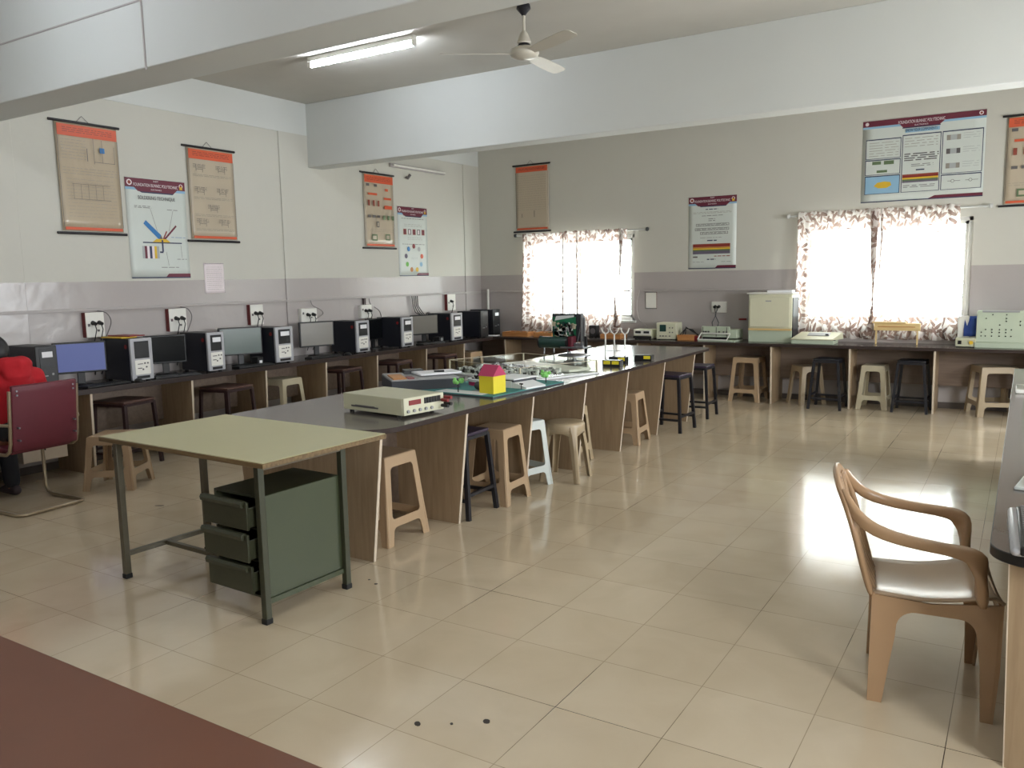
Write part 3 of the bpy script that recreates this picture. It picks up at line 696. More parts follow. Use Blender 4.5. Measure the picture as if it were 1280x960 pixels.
# ------------------------------------------------------------------ plastic armchair
def armchair():
    t = thing('plastic_armchair', 'beige plastic armchair facing the right-hand counter', 'chair', (1.165, .46, 0), R(9))
    # seat: shallow curved shell
    b = MB(); nx, ny = 14, 12; V = []
    def zs(x, y): return .405+.035*max(0, (x+.05)/.25)**1.5+.022*abs(y/.21)**2.5-.006*math.cos(x*9)
    for i in range(nx+1):
        x = -.2+.43*i/nx; row = []
        for j in range(ny+1):
            wy = .195+.04*i/nx; y = -wy+2*wy*j/ny
            z = zs(x, y)-(.03*max(0, (x-.17)/.06)**2)
            row.append(b.bm.verts.new((x, y, z)))
        V.append(row)
    for i in range(nx):
        for j in range(ny): b.face([V[i][j], V[i+1][j], V[i+1][j+1], V[i][j+1]])
    o = b.build('seat', SEATP, t, ang=80); m = o.modifiers.new('s', 'SOLIDIFY'); m.thickness = .012; m.offset = -1
    # side skirts with legs
    for s in (-1, 1):
        def arc(cx, cz, rr, a0, a1, n=7): return [(cx+rr*math.cos(R(a0+(a1-a0)*k/(n-1))), cz+rr*math.sin(R(a0+(a1-a0)*k/(n-1)))) for k in range(n)]
        out = [(-.205, .0), (-.155, .0)]+[(-.135, .15), (-.118, .26)]+arc(-.05, .30, .065, 170, 90)+arc(.09, .31, .055, 90, 8)+[(.160, .2), (.168, 0), (.208, 0), (.222, .2), (.225, .435), (.15, .425), (0, .405), (-.2, .415)]
        def fm(x, z): return (x, s*(.205+.028*(x+.2)/.4+.018*(1-z/.43)), z)
        MB().prism(out, fm, (), d=(0, -s*.012, 0)).build('leg_frame', CHAIRP, t, bev=.003)
        # leg returns (angle section) front and rear
        for (xa, xb, w) in ((.205, .222, .05), (-.205, -.2, .055)):
            b = MB(); yo = lambda x, z: s*(.205+.028*(x+.2)/.4+.018*(1-z/.43))
            b.hexa([(xa, yo(xa,0), 0), (xa, yo(xa,0)-s*w*.6, 0), (xa+(-.01 if xa > 0 else .01), yo(xa,0)-s*w*.6, 0), (xa+(-.01 if xa > 0 else .01), yo(xa,0), 0),
                    (xb, yo(xb,.42), .42), (xb, yo(xb,.42)-s*w, .42), (xb+(-.01 if xa > 0 else .01), yo(xb,.42)-s*w, .42), (xb+(-.01 if xa > 0 else .01), yo(xb,.42), .42)])
            b.build('leg', CHAIRP, t, bev=.003)
        # arm: flat band flowing from the back top down and forward, then down to the seat
        P = [(-.318, .165, .80), (-.295, .19, .755), (-.265, .212, .715), (-.225, .235, .682), (-.165, .25, .660), (-.09, .258, .645), (0, .262, .635), (.07, .264, .627), (.112, .264, .618), (.136, .262, .598), (.145, .258, .56), (.149, .25, .50), (.156, .24, .42)]
        rr = [(.012,.018), (.014,.02), (.018,.022), (.022,.023), (.025,.022), (.027,.021), (.028,.020), (.028,.022), (.028,.030), (.026,.042), (.022,.046), (.02,.046), (.018,.05)]
        # smooth the path
        sec = [(math.copysign(abs(math.cos(2*PI*k/12))**.6, math.cos(2*PI*k/12)), math.copysign(abs(math.sin(2*PI*k/12))**.6, math.sin(2*PI*k/12))) for k in range(12)]
        pts = [(x, s*y, z) for x, y, z in P]
        b = MB(); b.sweep([Vector(p) for p in pts], rr, sec=sec, up=(-.1,0,1) ); b.build('armrest', CHAIRP, t, sub=1, ang=180)
    # back frame: from the rear seat corners up, over the top
    P = [(-.20,-.195,.40), (-.225,-.20,.48), (-.25,-.205,.58), (-.275,-.205,.67), (-.30,-.19,.745), (-.325,-.155,.795), (-.338,-.09,.825), (-.342,0,.833)]
    P = P+[(x,-y,z) for x,y,z in P[-2::-1]]
    rr = [(.03,.013)]*3+[(.026,.013)]*2+[(.024,.013)]*5+[(.026,.013)]*2+[(.03,.013)]*3
    b = MB(); b.sweep(P, rr, sec=[(math.cos(2*PI*k/12), math.sin(2*PI*k/12)) for k in range(12)], up=(1,0,.25)); b.build('back_frame', CHAIRP, t, sub=1, ang=180)
    for y in (-.12, -.06, 0, .06, .12):
        zt = .822-.4*y*y*5
        MB().sweep([(-.19, y*.95, .41), (-.232, y, .50), (-.285, y, .66), (-.33+abs(y)*.1, y, zt)], [(.019,.005),(.017,.005),(.017,.005),(.02,.005)], sec=sec, up=(1,0,.2)).build('back_slat', CHAIRP, t, ang=80)
    MB().sweep([(-.205,-.19,.42), (-.212,0,.415), (-.205,.19,.42)], [(.03,.009)]*3, sec=sec, up=(1,0,.2)).build('lower_rail', CHAIRP, t)
    MB().box(.212, .222, -.2, .2, .385, .43).build('front_apron', CHAIRP, t, bev=.004)
    return t
armchair()

# ------------------------------------------------------------------ computers
def tower(y, label, sticker=True, style='silver', x=-5.30, w=.19, depth=.42, h=.385, group='desktop computer cases'):
    """front faces +X; local origin at the front lower middle"""
    t = thing('computer_case', label, 'computer', (x, y, .75), 0, group)
    MB().box(-depth, -.03, -w/2, w/2, .012, h).build('case', NAVYP, t, bev=.004)
    fm = SILVER if style == 'silver' else BLACKP
    MB().box(-.03, 0, -w/2-.003, w/2+.003, .012, h+.003).build('front_bezel', fm, t, bev=.008, seg=3)
    MB().box(-.002, .003, -w*.34, w*.34, h*.54, h*.94).build('drive_panel', BLACKP, t, bev=.003)
    if sticker: MB().box(.002, .005, -w*.22, w*.28, h*.76, h*.88).build('sticker', STICK, t)
    if style == 'silver':
        MB().box(-.002, .003, -w*.36, w*.36, h*.16, h*.50).build('lower_panel', WHITEP, t, bev=.004)
        b = MB()
        for z, yy in ((h*.42, .02), (h*.42, .05), (h*.33, .035), (h*.28, .0)): b.cyl((.003, yy, z), (.007, yy, z), .008, n=10)
        b.box(.003, .005, -.05, -.01, h*.3, h*.32).box(.003, .005, -.05, .0, h*.40, h*.42); b.build('buttons', INK, t)
        MB().box(-.001, .004, -w*.3, w*.3, .025, h*.13).build('vent', BLACKP, t)
    else:
        b = MB(); b.cyl((.0, .04, h*.4), (.005, .04, h*.4), .01, n=10).box(0, .004, -.05, 0, h*.36, h*.38); b.build('buttons', GREYB, t)
    b = MB()
    for sx in (-depth+.04, -.06):
        for sy_ in (-1, 1): b.box(sx-.015, sx+.015, sy_*w*.38-.01, sy_*w*.38+.01, 0, .014)
    b.build('feet', RUBB, t)
    if style == 'silver': MB().cyl((-depth*.18, -w/2-.002, h*.82), (-depth*.18, -w/2+.004, h*.82), .02, n=14).build('round_badge', REDP, t)
    return t
tower(.655, 'dark computer case right beside the seated person', style='black', w=.17)
tower(1.505, 'computer case with a yellow folder lying on top', sticker=False, w=.21)
tower(2.31, 'silver-fronted computer case between the black monitor and the green-grey monitor')
tower(3.19, 'silver-fronted computer case in front of the wall pillar, with paper sticker', w=.24)
tower(4.43, 'silver-fronted computer case just right of the grey monitor', w=.22)
tower(5.27, 'silver-fronted computer case below the hanging cables', w=.22)
tower(6.36, 'silver-fronted computer case below the round socket near the far corner', w=.25)
tower(7.0, 'black computer case last but one before the far corner', style='black', sticker=False, w=.19, x=-5.27)
tower(7.46, 'black computer case deepest in the far left corner', style='black', w=.19, x=-5.36, h=.39)

def monitor(loc, rz, scr, label, w=.42, h=.27):
    """screen faces local +X"""
    t = thing('monitor', label, 'monitor', loc, rz, 'flat monitors on the computer counter')
    z0 = .11
    MB().box(-.035, 0, -w/2, w/2, z0, z0+h).build('housing', BLACKP, t, bev=.006)
    MB().box(-.001, .002, -w/2+.014, w/2-.014, z0+.016, z0+h-.014).build('screen', scr, t)
    MB().box(-.05, -.02, -.03, .03, .012, z0+.08).build('neck', BLACKP, t, bev=.004)
    MB().lathe([(0,0),(.1,0),(.1,.008),(.09,.014),(0,.016)], (-.035,0,0), 28).build('base', BLACKP, t)
    return t
monitor((-5.55, 1.08, .75), R(-22), SCRB, 'blue lit monitor beside the seated person')
monitor((-5.56, 1.93, .75), R(-24), SCRD, 'black-screened monitor between the two nearest computer cases', .38)
monitor((-5.56, 2.83, .75), R(-20), SCRG, 'green-grey glaring monitor right of the second silver case', .46, .29)
monitor((-5.56, 3.93, .75), R(-16), SCRW, 'grey monitor in front of the low white socket board', .44, .29)
monitor((-5.60, 4.98, .75), R(10), SCRD, 'dark monitor mostly hidden behind the case below the grey socket', .36)
monitor((-5.56, 5.96, .75), R(-18), SCRW, 'grey monitor below the hanging cable bundle', .44, .27)
def keyboard(loc, rz, label, m=BLACKP, group='keyboards on the computer counter'):
    t = thing('keyboard', label, 'keyboard', loc, rz, group)
    MB().box(-.07, .07, -.215, .215, 0, .018).build('body', m, t, bev=.006)
    b = MB()
    for r_ in range(5):
        for c_ in range(15): b.box(-.056+r_*.022, -.038+r_*.022, -.2+c_*.0266, -.178+c_*.0266, .018, .024)
    o = b.build('keys', BLACKP, t)
    return t
keyboard((-5.33, 1.15, .75), R(6), 'black keyboard in front of the blue lit monitor')
keyboard((-5.33, 1.86, .75), R(-14), 'black keyboard in front of the black-screened monitor')
keyboard((-5.33, 2.78, .75), R(-6), 'black keyboard in front of the green-grey monitor')
keyboard((-5.34, 3.80, .75), R(-8), 'black keyboard in front of the grey monitor at the pillar')
keyboard((-5.33, 5.78, .75), R(-5), 'dark keyboard in front of the grey monitor below the cable bundle')
def mouse(x, y, label):
    b = MB(); b.lathe([(.0,0),(.03,0),(.032,.01),(.026,.026),(.012,.034),(0,.036)], n=16); o = b.build('computer_mouse', BLACKP, loc=(x,y,.75), ang=80); o.scale = (1.6,1,1)
    return tag(o, label, 'mouse', 'computer mice')
mouse(-5.28, 1.44, 'black mouse by the foot of the case with the yellow folder')
mouse(-5.27, 4.12, 'black mouse beside the grey monitor at the pillar')
t = thing('speaker_box', 'small black speaker box standing before the green-grey monitor', 'speaker', (-5.44, 2.93, .75))
MB().box(-.05, .05, -.04, .04, 0, .085).build('cabinet', BLACKP, t, bev=.006); MB().box(.048, .053, -.018, .018, .02, .05).build('label_plate', STICK, t)
t = thing('speaker_box', 'small black speaker before the grey monitor below the cable bundle', 'speaker', (-5.42, 6.08, .75))
MB().box(-.05, .05, -.05, .05, 0, .075).build('cabinet', BLACKP, t, bev=.006); MB().cyl((.05,0,.04), (.055,0,.04), .022, n=16).build('cone', GREYB, t)
t = thing('file_folder', 'yellow folder lying on top of a black computer case', 'folder', (-5.55, 1.49, 1.138), R(4))
MB().box(-.16, .12, -.1, .06, 0, .012).build('cover', YEL, t, bev=.002); MB().box(-.15, .15, -.04, .12, .013, .022).build('papers', REDP, t)
b = MB(); random.seed(3)
def cable(pts, r_=.005, mat=BLACKP, label='', name='cable', group=None, n=6):
    # Catmull-Rom smoothing
    P = [Vector(p) for p in pts]; out = []
    Q = [P[0]]+P+[P[-1]]
    for i in range(1, len(Q)-2):
        for k in range(8):
            s = k/8; a, b_, c, d_ = Q[i-1], Q[i], Q[i+1], Q[i+2]
            out.append(.5*((2*b_)+(-a+c)*s+(2*a-5*b_+4*c-d_)*s*s+(-a+3*b_-3*c+d_)*s**3))
    out.append(P[-1])
    o = MB().sweep(out, r_, n=n).build(name, mat)
    return tag(o, label, 'cable', group)

def socket(y, z0, z1, w, label, side=True, n=2, cable_to=True):
    t = thing('socket_board', label, 'socket', (XL if not 3.75 < y < 4.63 else PX, y, 0), 0, 'wall socket boards')
    zt, zb = z1, z0
    MB().box(0, .05, -w/2, w/2, zb, zt).build('back_box', SWB if side else WHITEP, t, bev=.003)
    MB().box(.05, .058, -w/2+.003, w/2, zb, zt).build('face_plate', WHITEP, t, bev=.003)
    zm = zb+(zt-zb)*.58
    for k in range(n):
        yy = -w*.12+k*w*.34
        pl = MB().cyl((.058, yy, zm), (.105, yy, zm-.01), .021, .015, n=14).build('plug', BLACKP, t)
        pts = [(.09, yy, zm-.012), (.105, yy+.004, zm-.06), (.09, yy-.008, zm-.14), (.07, yy-.02, zb-.08), (.06, yy-.01+.02*k, .86), (.03, yy, .80)]
        P = [Vector(p) for p in pts]
        MB().sweep(P, .005, n=6).build('cord', BLACKP, t)
    MB().box(.058, .062, -w/2+.02, -w/2+.04, zb+.1, zb+.125).box(.058, .062, w*.1, w*.1+.02, zb+.05, zb+.07).build('switches', INK, t)
    return t
socket(1.385, 1.145, 1.372, .18, 'white socket board with red side above the folder case, nearest on the left wall')
socket(2.255, 1.145, 1.370, .20, 'white socket board with red side behind the second silver case')
socket(3.26, 1.15, 1.372, .18, 'white socket board with red side left of the wall pillar')
socket(4.03, 1.13, 1.297, .25, 'low cream socket board on the wall pillar, without red side', side=False)
socket(5.05, 1.13, 1.30, .20, 'cream socket board below a short dark pipe', side=False)
socket(6.91, 1.15, 1.387, .20, 'farthest socket board with red side near the corner', n=1)
for y, dz, lb in ((1.43, 0, 'grey wire looping out beside the nearest socket board'), (2.31, 0, 'grey wire looping beside the second socket board'),):
    cable([(PX+.02, y, 1.385), (PX+.03, y+.08, 1.36), (PX+.03, y+.12, 1.28), (PX+.03, y+.07, 1.16), (PX+.03, y+.0, 1.06)], .004, INK, lb, group='grey wires beside the sockets')
cable([(PX+.02, 4.10, 1.39), (PX+.03, 4.12, 1.33), (PX+.03, 4.25, 1.27), (PX+.03, 4.28, 1.22), (PX+.06, 4.14, 1.17)], .004, INK, 'grey wire curving to the cream socket board on the pillar', group='grey wires beside the sockets')
cable([(PX+.02, 5.13, 1.38), (PX+.03, 5.15, 1.30), (PX+.03, 5.32, 1.2), (PX+.04, 5.33, 1.0), (PX+.05, 5.2, .82)], .006, INK, 'grey wire falling behind the fifth computer case', group='grey wires beside the sockets')
t = MB().box(PX, PX+.02, 5.03, 5.07, 1.30, 1.385).build('pipe_stub', RUST); tag(t, 'short dark pipe between the trunking and the cream socket board', 'pipe')
t = thing('cable_bundle', 'bundle of black cables hanging from the trunking with a coil at the end', 'cable')
for k in range(4):
    P = [Vector((PX+.03+.008*k, 6.0+.03*k, 1.385)), Vector((PX+.04, 6.01+.035*k, 1.25)), Vector((PX+.05, 6.04+.05*k, 1.16)), Vector((PX+.06, 6.12+.06*k, 1.12-.02*k))]
    MB().sweep(P, .007, n=6).build('strand', BLACKP, t)
P = [Vector((PX+.07+.03*math.sin(a*.5), 6.28+.07*math.cos(a), 1.09+.055*math.sin(a))) for a in [2*PI*k/20 for k in range(20)]]
MB().sweep(P, .012, n=6, closed=True).build('coil', INK, t)
t = MB().box(PX, PX+.045, 5.15, 5.19, .9, 1.30).build('trunking_drop', CONC); tag(t, 'pale vertical cover strip beside the fifth computer case', 'trunking')

# ------------------------------------------------------------------ wall charts
class Sheet:
    """thin printed sheet; local x to the right, z up, face towards -y"""
    def __init__(s, name, label, w, h, corner, wall, base, cat='poster', group=None, tilt=0):
        s.w, s.h = w, h
        s.t = thing(name, label, cat, corner, 0, group)
        s.t.rotation_euler = (0, tilt, PI/2 if wall == 'L' else 0) if not tilt else (0, 0, PI/2 if wall == 'L' else 0)
        b = MB(); n = 10; V = []
        random.seed(int(w*1000+corner[1]*100))
        ph = random.random()*6
        for i in range(n+1):
            row = []
            for j in range(n+1):
                bow = .010*math.sin(i/n*PI)*math.sin(j/n*PI*1.5+ph) if cat == 'chart' else .002*math.sin(i/n*PI)
                row.append(b.bm.verts.new((w*i/n, -.014-bow if cat == 'chart' else -.003-bow, h*j/n)))
            V.append(row)
        for i in range(n):
            for j in range(n): b.face([V[i][j], V[i+1][j], V[i+1][j+1], V[i][j+1]])
        o = b.build('sheet', base, s.t, ang=180); m = o.modifiers.new('s', 'SOLIDIFY'); m.thickness = .0015; m.offset = 0
        s.y = -.028 if cat == 'chart' else -.0075; s.p = MB(); s.k = 0
    def rect(s, x0, x1, z0, z1, m, rel=True):
        s.p.use(m); s.k += 1; y = s.y-.00004*s.k
        if rel: x0, x1, z0, z1 = x0*s.w, x1*s.w, z0*s.h, z1*s.h
        s.p.poly([(x0,y,z0),(x1,y,z0),(x1,y,z1),(x0,y,z1)]); return s
    def poly(s, pts, m):
        s.p.use(m); s.k += 1; y = s.y-.00004*s.k; s.p.poly([(a*s.w, y, c*s.h) for a, c in pts]); return s
    def disk(s, x, z, rr, m, n=16):
        s.p.use(m); s.k += 1; y = s.y-.00004*s.k
        s.p.poly([(x*s.w+rr*math.cos(2*PI*k/n), y, z*s.h+rr*math.sin(2*PI*k/n)) for k in range(n)]); return s
    def line(s, x0, z0, x1, z1, m, th=.004):
        s.p.use(m); s.k += 1; y = s.y-.00004*s.k
        a = Vector((x0*s.w, z0*s.h)); c = Vector((x1*s.w, z1*s.h)); d_ = (c-a).normalized(); q = Vector((-d_.y, d_.x))*th/2
        s.p.poly([((p.x), y, p.y) for p in (a-q, c-q, c+q, a+q)]); return s
    def lines(s, x0, x1, z0, z1, n, m, th=.004, seed=1):
        rn = random.Random(seed)
        for k in range(n):
            z = z1-(z1-z0)*(k+.5)/n; x = x0
            while x < x1:
                l = rn.uniform(.03, .12); s.line(x, z, min(x+l, x1), z, m, th); x += l+.02
        return s
    def done(s): s.p.build('printing', parent=s.t, ang=30); return s.t
    def txt(s, body, size, mat, x, z, width=None):
        return text(s, 'lettering', body, size, mat, (x*s.w, s.y-.0045, z*s.h), s.t, width=width)
def hanging_chart(label, y0, y1, z0, z1, wall, seed, kind=0):
    w, h = y1-y0, z1-z0
    c = (XL, y0, z0) if wall == 'L' else (y0, YB, z0)
    s = Sheet('wall_chart', label, w-.04, h, c, wall, CRINK if kind == 1 else POSTT, 'chart', 'hanging charts with black rods')
    W = s.w
    top = .88 if kind != 3 else .9
    s.rect(.02, .98, top, .985, ORANGE).rect(.03, .97, .008, .035, ORANGE)
    s.line(.015, .04, .015, top, INK, .004).line(.985, .04, .985, top, INK, .004)
    s.lines(.1, .9, top+.03, .965, 3, BROWNP, .006, seed)
    if kind == 0:   # circuit diagrams in pairs
        for cz in (.8, .55, .36, .2):
            for cx in ((.22, .7) if cz != .36 else (.48,)):
                s.lines(cx-.12, cx+.14, cz-.02, cz+.03, 3, INK, .004, int(cz*99+cx*10)); s.line(cx-.06, cz-.05, cx-.06, cz+.02, INK); s.line(cx+.08, cz-.06, cx+.08, cz+.02, INK); s.line(cx-.06, cz-.03, cx+.08, cz-.03, INK)
            s.lines(.08, .92, cz-.11, cz-.08, 2, INKL, .004, seed)
    elif kind == 1:
        s.rect(.68, .76, .75, .80, BLUE).line(.58, .64, .58, .88, INK).line(.92, .66, .92, .82, INK).line(.58, .66, .92, .66, INK).line(.72, .66, .72, .87, INK).line(.47, .66, .47, .78, INK, .007)
        s.lines(.06, .45, .66, .86, 7, INKL, .004, seed); s.lines(.06, .95, .52, .6, 3, INKL, .004, seed+1); s.lines(.1, .9, .12, .5, 12, INKL, .003, seed+2)
        for q in range(5): s.line(.2+.12*q, .3, .2+.12*q, .44, INK, .003)
        s.line(.18, .44, .8, .44, INK, .003).line(.18, .3, .8, .3, INK, .003)
    elif kind == 2:
        for (x, z, m) in ((.12,.85,INK),(.38,.85,INK),(.75,.8,ORANGE),(.14,.42,INK),(.3,.42,INK),(.45,.42,INK)): s.rect(x-.05, x+.05, z-.02, z+.015, m)
        s.rect(.12, .42, .71, .74, ORANGE).rect(.65, .9, .66, .69, ORANGE).rect(.66, .92, .53, .58, ORANGE)
        for q in range(3): s.rect(.11+.16*q, .17+.16*q, .56, .64, BROWNP).rect(.60+.15*q, .68+.15*q, .38, .44, GRNP)
        s.rect(.38, .46, .27, .35, INK).rect(.40, .44, .285, .335, POSTT).rect(.2, .38, .08, .17, GRNP).rect(.23, .35, .1, .15, POSTT).rect(.66, .82, .09, .18, GRNP).rect(.69, .79, .11, .16, POSTT)
        s.lines(.06, .94, .20, .25, 2, INKL, .003, seed)
    else:
        s.lines(.06, .94, .3, .86, 16, INKL, .003, seed).line(.2, .2, .2, .26, INK, .008).line(.58, .2, .58, .3, INK, .01)
    t = s.done()
    for z, nm in ((h+.012, 'top_rod'), (-.02, 'bottom_rod')):
        rd = MB().cyl((-.05, -.014, z), (s.w+.03, -.014, z), .012, n=12).build(nm, BROD, t)
    MB().sweep([(s.w*.35, -.012, h+.02), (s.w*.45, -.006, h+.075), (s.w*.55, -.012, h+.02)], .0025, n=5).build('hanging_cord', INK, t)
    return t
hanging_chart('tan hanging chart with crinkled orange heading, leftmost on the left wall', 1.19, 1.81, 2.105, 3.045, 'L', 3, 1)
hanging_chart('tan hanging chart with flat orange heading and small circuit diagrams', 2.52, 3.13, 2.07, 2.985, 'L', 5, 0)
hanging_chart('tan hanging chart with orange and green component pictures, beyond the second beam', 5.13, 5.75, 2.05, 2.975, 'L', 9, 2)
hanging_chart('faded tan hanging chart on the window wall above the left window', -5.15, -4.55, 2.31, 3.25, 'B', 12, 3)
hanging_chart('tan hanging chart cut by the right edge of the photo', 1.16, 1.80, 2.31, 3.24, 'B', 14, 2)
HEAD = 'FOUNDATION BUNNEC POLYTECHNIC'
def header(s, wide=False):
    if not wide:
        s.rect(0, 1, .905, .995, MARN).rect(0, 1, .88, .905, SKYB).poly([(.14,.905),(.2,.868),(.8,.868),(.86,.905)], MARN).poly([(.22,.868),(.26,.855),(.78,.855),(.80,.868)], NAVY)
        s.disk(.07, .95, .028, WPRINT).disk(.07, .95, .017, BROWNP).disk(.93, .95, .022, WPRINT).rect(.905, .955, .915, .95, YEL).disk(.93, .955, .012, BROWNP)
        s.txt('SNDT', .022, WPRINT, .5, .968); s.txt(HEAD, .042, WPRINT, .5, .918, width=s.w*.74); s.txt('ELECTRONICS', .018, WPRINT, .5, .885)
    else:
        s.rect(0, 1, .925, .995, MARN).rect(0, 1, .90, .925, SKYB).poly([(.31,.925),(.34,.88),(.64,.88),(.68,.925)], MARN).rect(.335, .645, .868, .88, NAVY)
        s.disk(.035, .96, .02, WPRINT).disk(.96, .96, .022, WPRINT).disk(.96, .96, .012, BROWNP)
        s.txt(HEAD, .05, WPRINT, .49, .925, width=s.w*.38); s.txt('ELECTRONICS', .022, WPRINT, .49, .89)
    s.rect(0, 1, 0, .012, NAVY).poly([(.57,.012),(.62,.045),(1,.045),(1,.012)], MARN)
# soldering poster
s = Sheet('poster', 'white poster with maroon heading and blue soldering iron drawing, left wall', .655, .955, (XL, 1.822, 1.675), 'L', POSTW, group='white posters with maroon headings'); header(s)
s.txt('SOLDERING TECHNIQUE', .05, INK, .5, .79, width=s.w*.62)
s.poly([(.25,.55),(.29,.585),(.53,.44),(.49,.395)], BLUE).poly([(.53,.44),(.49,.395),(.57,.375)], INK)
s.line(.56, .38, .80, .54, MARN, .018).line(.55, .38, .63, .48, BROWNP, .014).rect(.22, .88, .355, .367, NAVY).poly([(.38,.367),(.45,.4),(.62,.4),(.68,.367)], YEL)
s.line(.545, .39, .545, .27, NAVY, .018).line(.49, .265, .55, .265, NAVY, .016)
for k, m in enumerate((INKF, MARN, WPRINT, NAVY, WPRINT, YEL, INKF)): s.rect(.2+.04*k, .24+.04*k, .2, .325, m)
s.line(.38, .70, .47, .48, INK, .003).line(.76, .69, .67, .48, INK, .003).line(.6, .27, .63, .13, INK, .003).line(.86, .34, .87, .21, INK, .003)
s.lines(.12, .4, .70, .73, 2, INK, .005, 4).lines(.66, .84, .69, .71, 1, INK, .005, 5).lines(.5, .8, .1, .12, 1, INK, .005, 6).lines(.78, .95, .19, .2, 1, INK, .005, 7).lines(.7, .95, .41, .43, 1, BLUE, .004, 8)
s.done()
# colour circle poster
s = Sheet('poster', 'white poster with a ring of coloured discs beyond the second beam', .645, .945, (XL, 5.80, 1.66), 'L', POSTW, group='white posters with maroon headings'); header(s)
s.lines(.12, .88, .82, .84, 1, INK, .006, 3).lines(.12, .88, .455, .47, 1, INK, .006, 4)
for k in range(5): s.rect(.17+.155*k, .27+.155*k, .6, .68, BROWNP if k % 2 == 0 else INK).rect(.195+.155*k, .245+.155*k, .61, .67, WPRINT if k % 2 else MARN)
s.lines(.2, .8, .71, .76, 2, INKL, .004, 6).lines(.3, .8, .52, .57, 2, INKL, .004, 7)
for k, m in enumerate((REDP, BLUE, PURPG, GREENF, CARDB, YEL, SKYB, ORANGE, INKF)): a = R(90+40*k); s.disk(.5+.26*math.cos(a)*1.05, .26+.175*math.sin(a), .033, m)
s.lines(.4, .62, .24, .28, 2, INKF, .004, 9); s.done()
# resistor poster on the window wall
s = Sheet('poster', 'narrow white poster with a red and yellow colour band between the windows', .645, .945, (-2.455, YB, 1.68), 'B', POSTW, group='white posters with maroon headings'); header(s)
s.lines(.36, .62, .81, .83, 1, NAVY, .01, 3).lines(.1, .9, .76, .79, 2, INKL, .004, 4).lines(.28, .72, .725, .74, 1, INK, .006, 5).lines(.42, .56, .65, .70, 2, INK, .007, 6)
for z, a, c in ((.59, .16, .85), (.53, .14, .85), (.475, .25, .83)): s.rect(a, c, z, z+.035, INK).rect(a+.01, c-.01, z+.005, z+.03, POSTW).lines(a+.03, c-.03, z+.005, z+.03, 2, INK, .005, int(z*100))
s.lines(.25, .7, .42, .44, 1, INK, .004, 2).lines(.4, .6, .38, .4, 1, NAVY, .014, 2)
for k, m in enumerate((BROWNP, REDP, CARDB, YEL, GRNP, PURPG, PURPG)): s.rect(.1, .88, .325-.02*k, .345-.02*k, m)
s.rect(.1, .2, .155, .175, INK).lines(.55, .88, .165, .18, 1, BROWNP, .01, 3).lines(.4, .58, .12, .14, 1, NAVY, .014, 3).lines(.1, .35, .09, .1, 1, INK, .004, 3).lines(.7, .9, .09, .1, 1, INK, .004, 5); s.done()
# large landscape poster
s = Sheet('poster', 'large landscape poster with framed panels above the right window', 1.27, .945, (-.315, YB, 2.415), 'B', POSTW, group='white posters with maroon headings'); header(s, True)
s.txt('KNOW YOUR COMPONENTS', .045, NAVY, .49, .825, width=s.w*.26)
s.rect(.36, .64, .815, .86, SKYB)
def frame(x0, x1, z0, z1, m=None):
    s.rect(x0, x1, z0, z1, NAVY); s.rect(x0+.006, x1-.006, z0+.006, z1-.012, m or POSTW)
frame(.03, .33, .53, .77); frame(.03, .33, .335, .52); frame(.03, .33, .1, .325, SKYB); frame(.34, .655, .1, .79); frame(.665, .985, .29, .79); frame(.665, .985, .1, .28)
s.lines(.06, .31, .55, .74, 6, INKL, .005, 5); s.rect(.09, .165, .46, .5, GRNP).rect(.19, .275, .455, .5, GRNP).rect(.13, .22, .36, .39, GRNP)
s.poly([(.11,.2),(.14,.24),(.2,.25),(.25,.24),(.26,.2),(.22,.17),(.15,.17)], YEL)
s.lines(.36, .63, .63, .76, 4, INKL, .005, 7).lines(.36, .64, .47, .57, 4, INK, .012, 8).lines(.42, .6, .40, .44, 2, INK, .006, 9).rect(.46, .53, .355, .37, NAVY)
for k, m in enumerate((BROWNP, REDP, YEL, GRNP, PURPG)): s.rect(.35, .645, .295-.02*k, .315-.02*k, m)
s.lines(.36, .63, .15, .19, 2, INK, .006, 4)
for z, m in ((.71, INKL), (.55, INK), (.38, INKL)): s.rect(.70, .81, z-.03, z+.03, m).rect(.73, .78, z-.03, z+.03, INKF).lines(.83, .96, z-.03, z+.05, 3, INKF, .004, int(z*50))
for x in (.72, .86): s.line(x, .2, x+.1, .2, INK).disk(x+.04, .2, .018, INK).disk(x+.04, .2, .014, POSTW)
s.done()
# small glossy sheet taped under the second chart
s = Sheet('paper_notice', 'small glossy white paper sheet taped on the left wall', .25, .315, (XL, 2.645, 1.51), 'L', WPRINT, group=None)
s.lines(.1, .9, .1, .9, 12, INKL, .003, 3); s.line(.02, .985, .98, .985, INK, .004); s.done()
s = Sheet('paper_notice', 'small framed white notice beside the left window', .175, .235, (-3.075, YB, 1.145), 'B', WHITEP)
s.rect(0, 1, .96, 1, INK).rect(0, .04, 0, 1, INK).rect(.95, 1, 0, 1, SWB).rect(0, 1, 0, .04, INK); s.done()
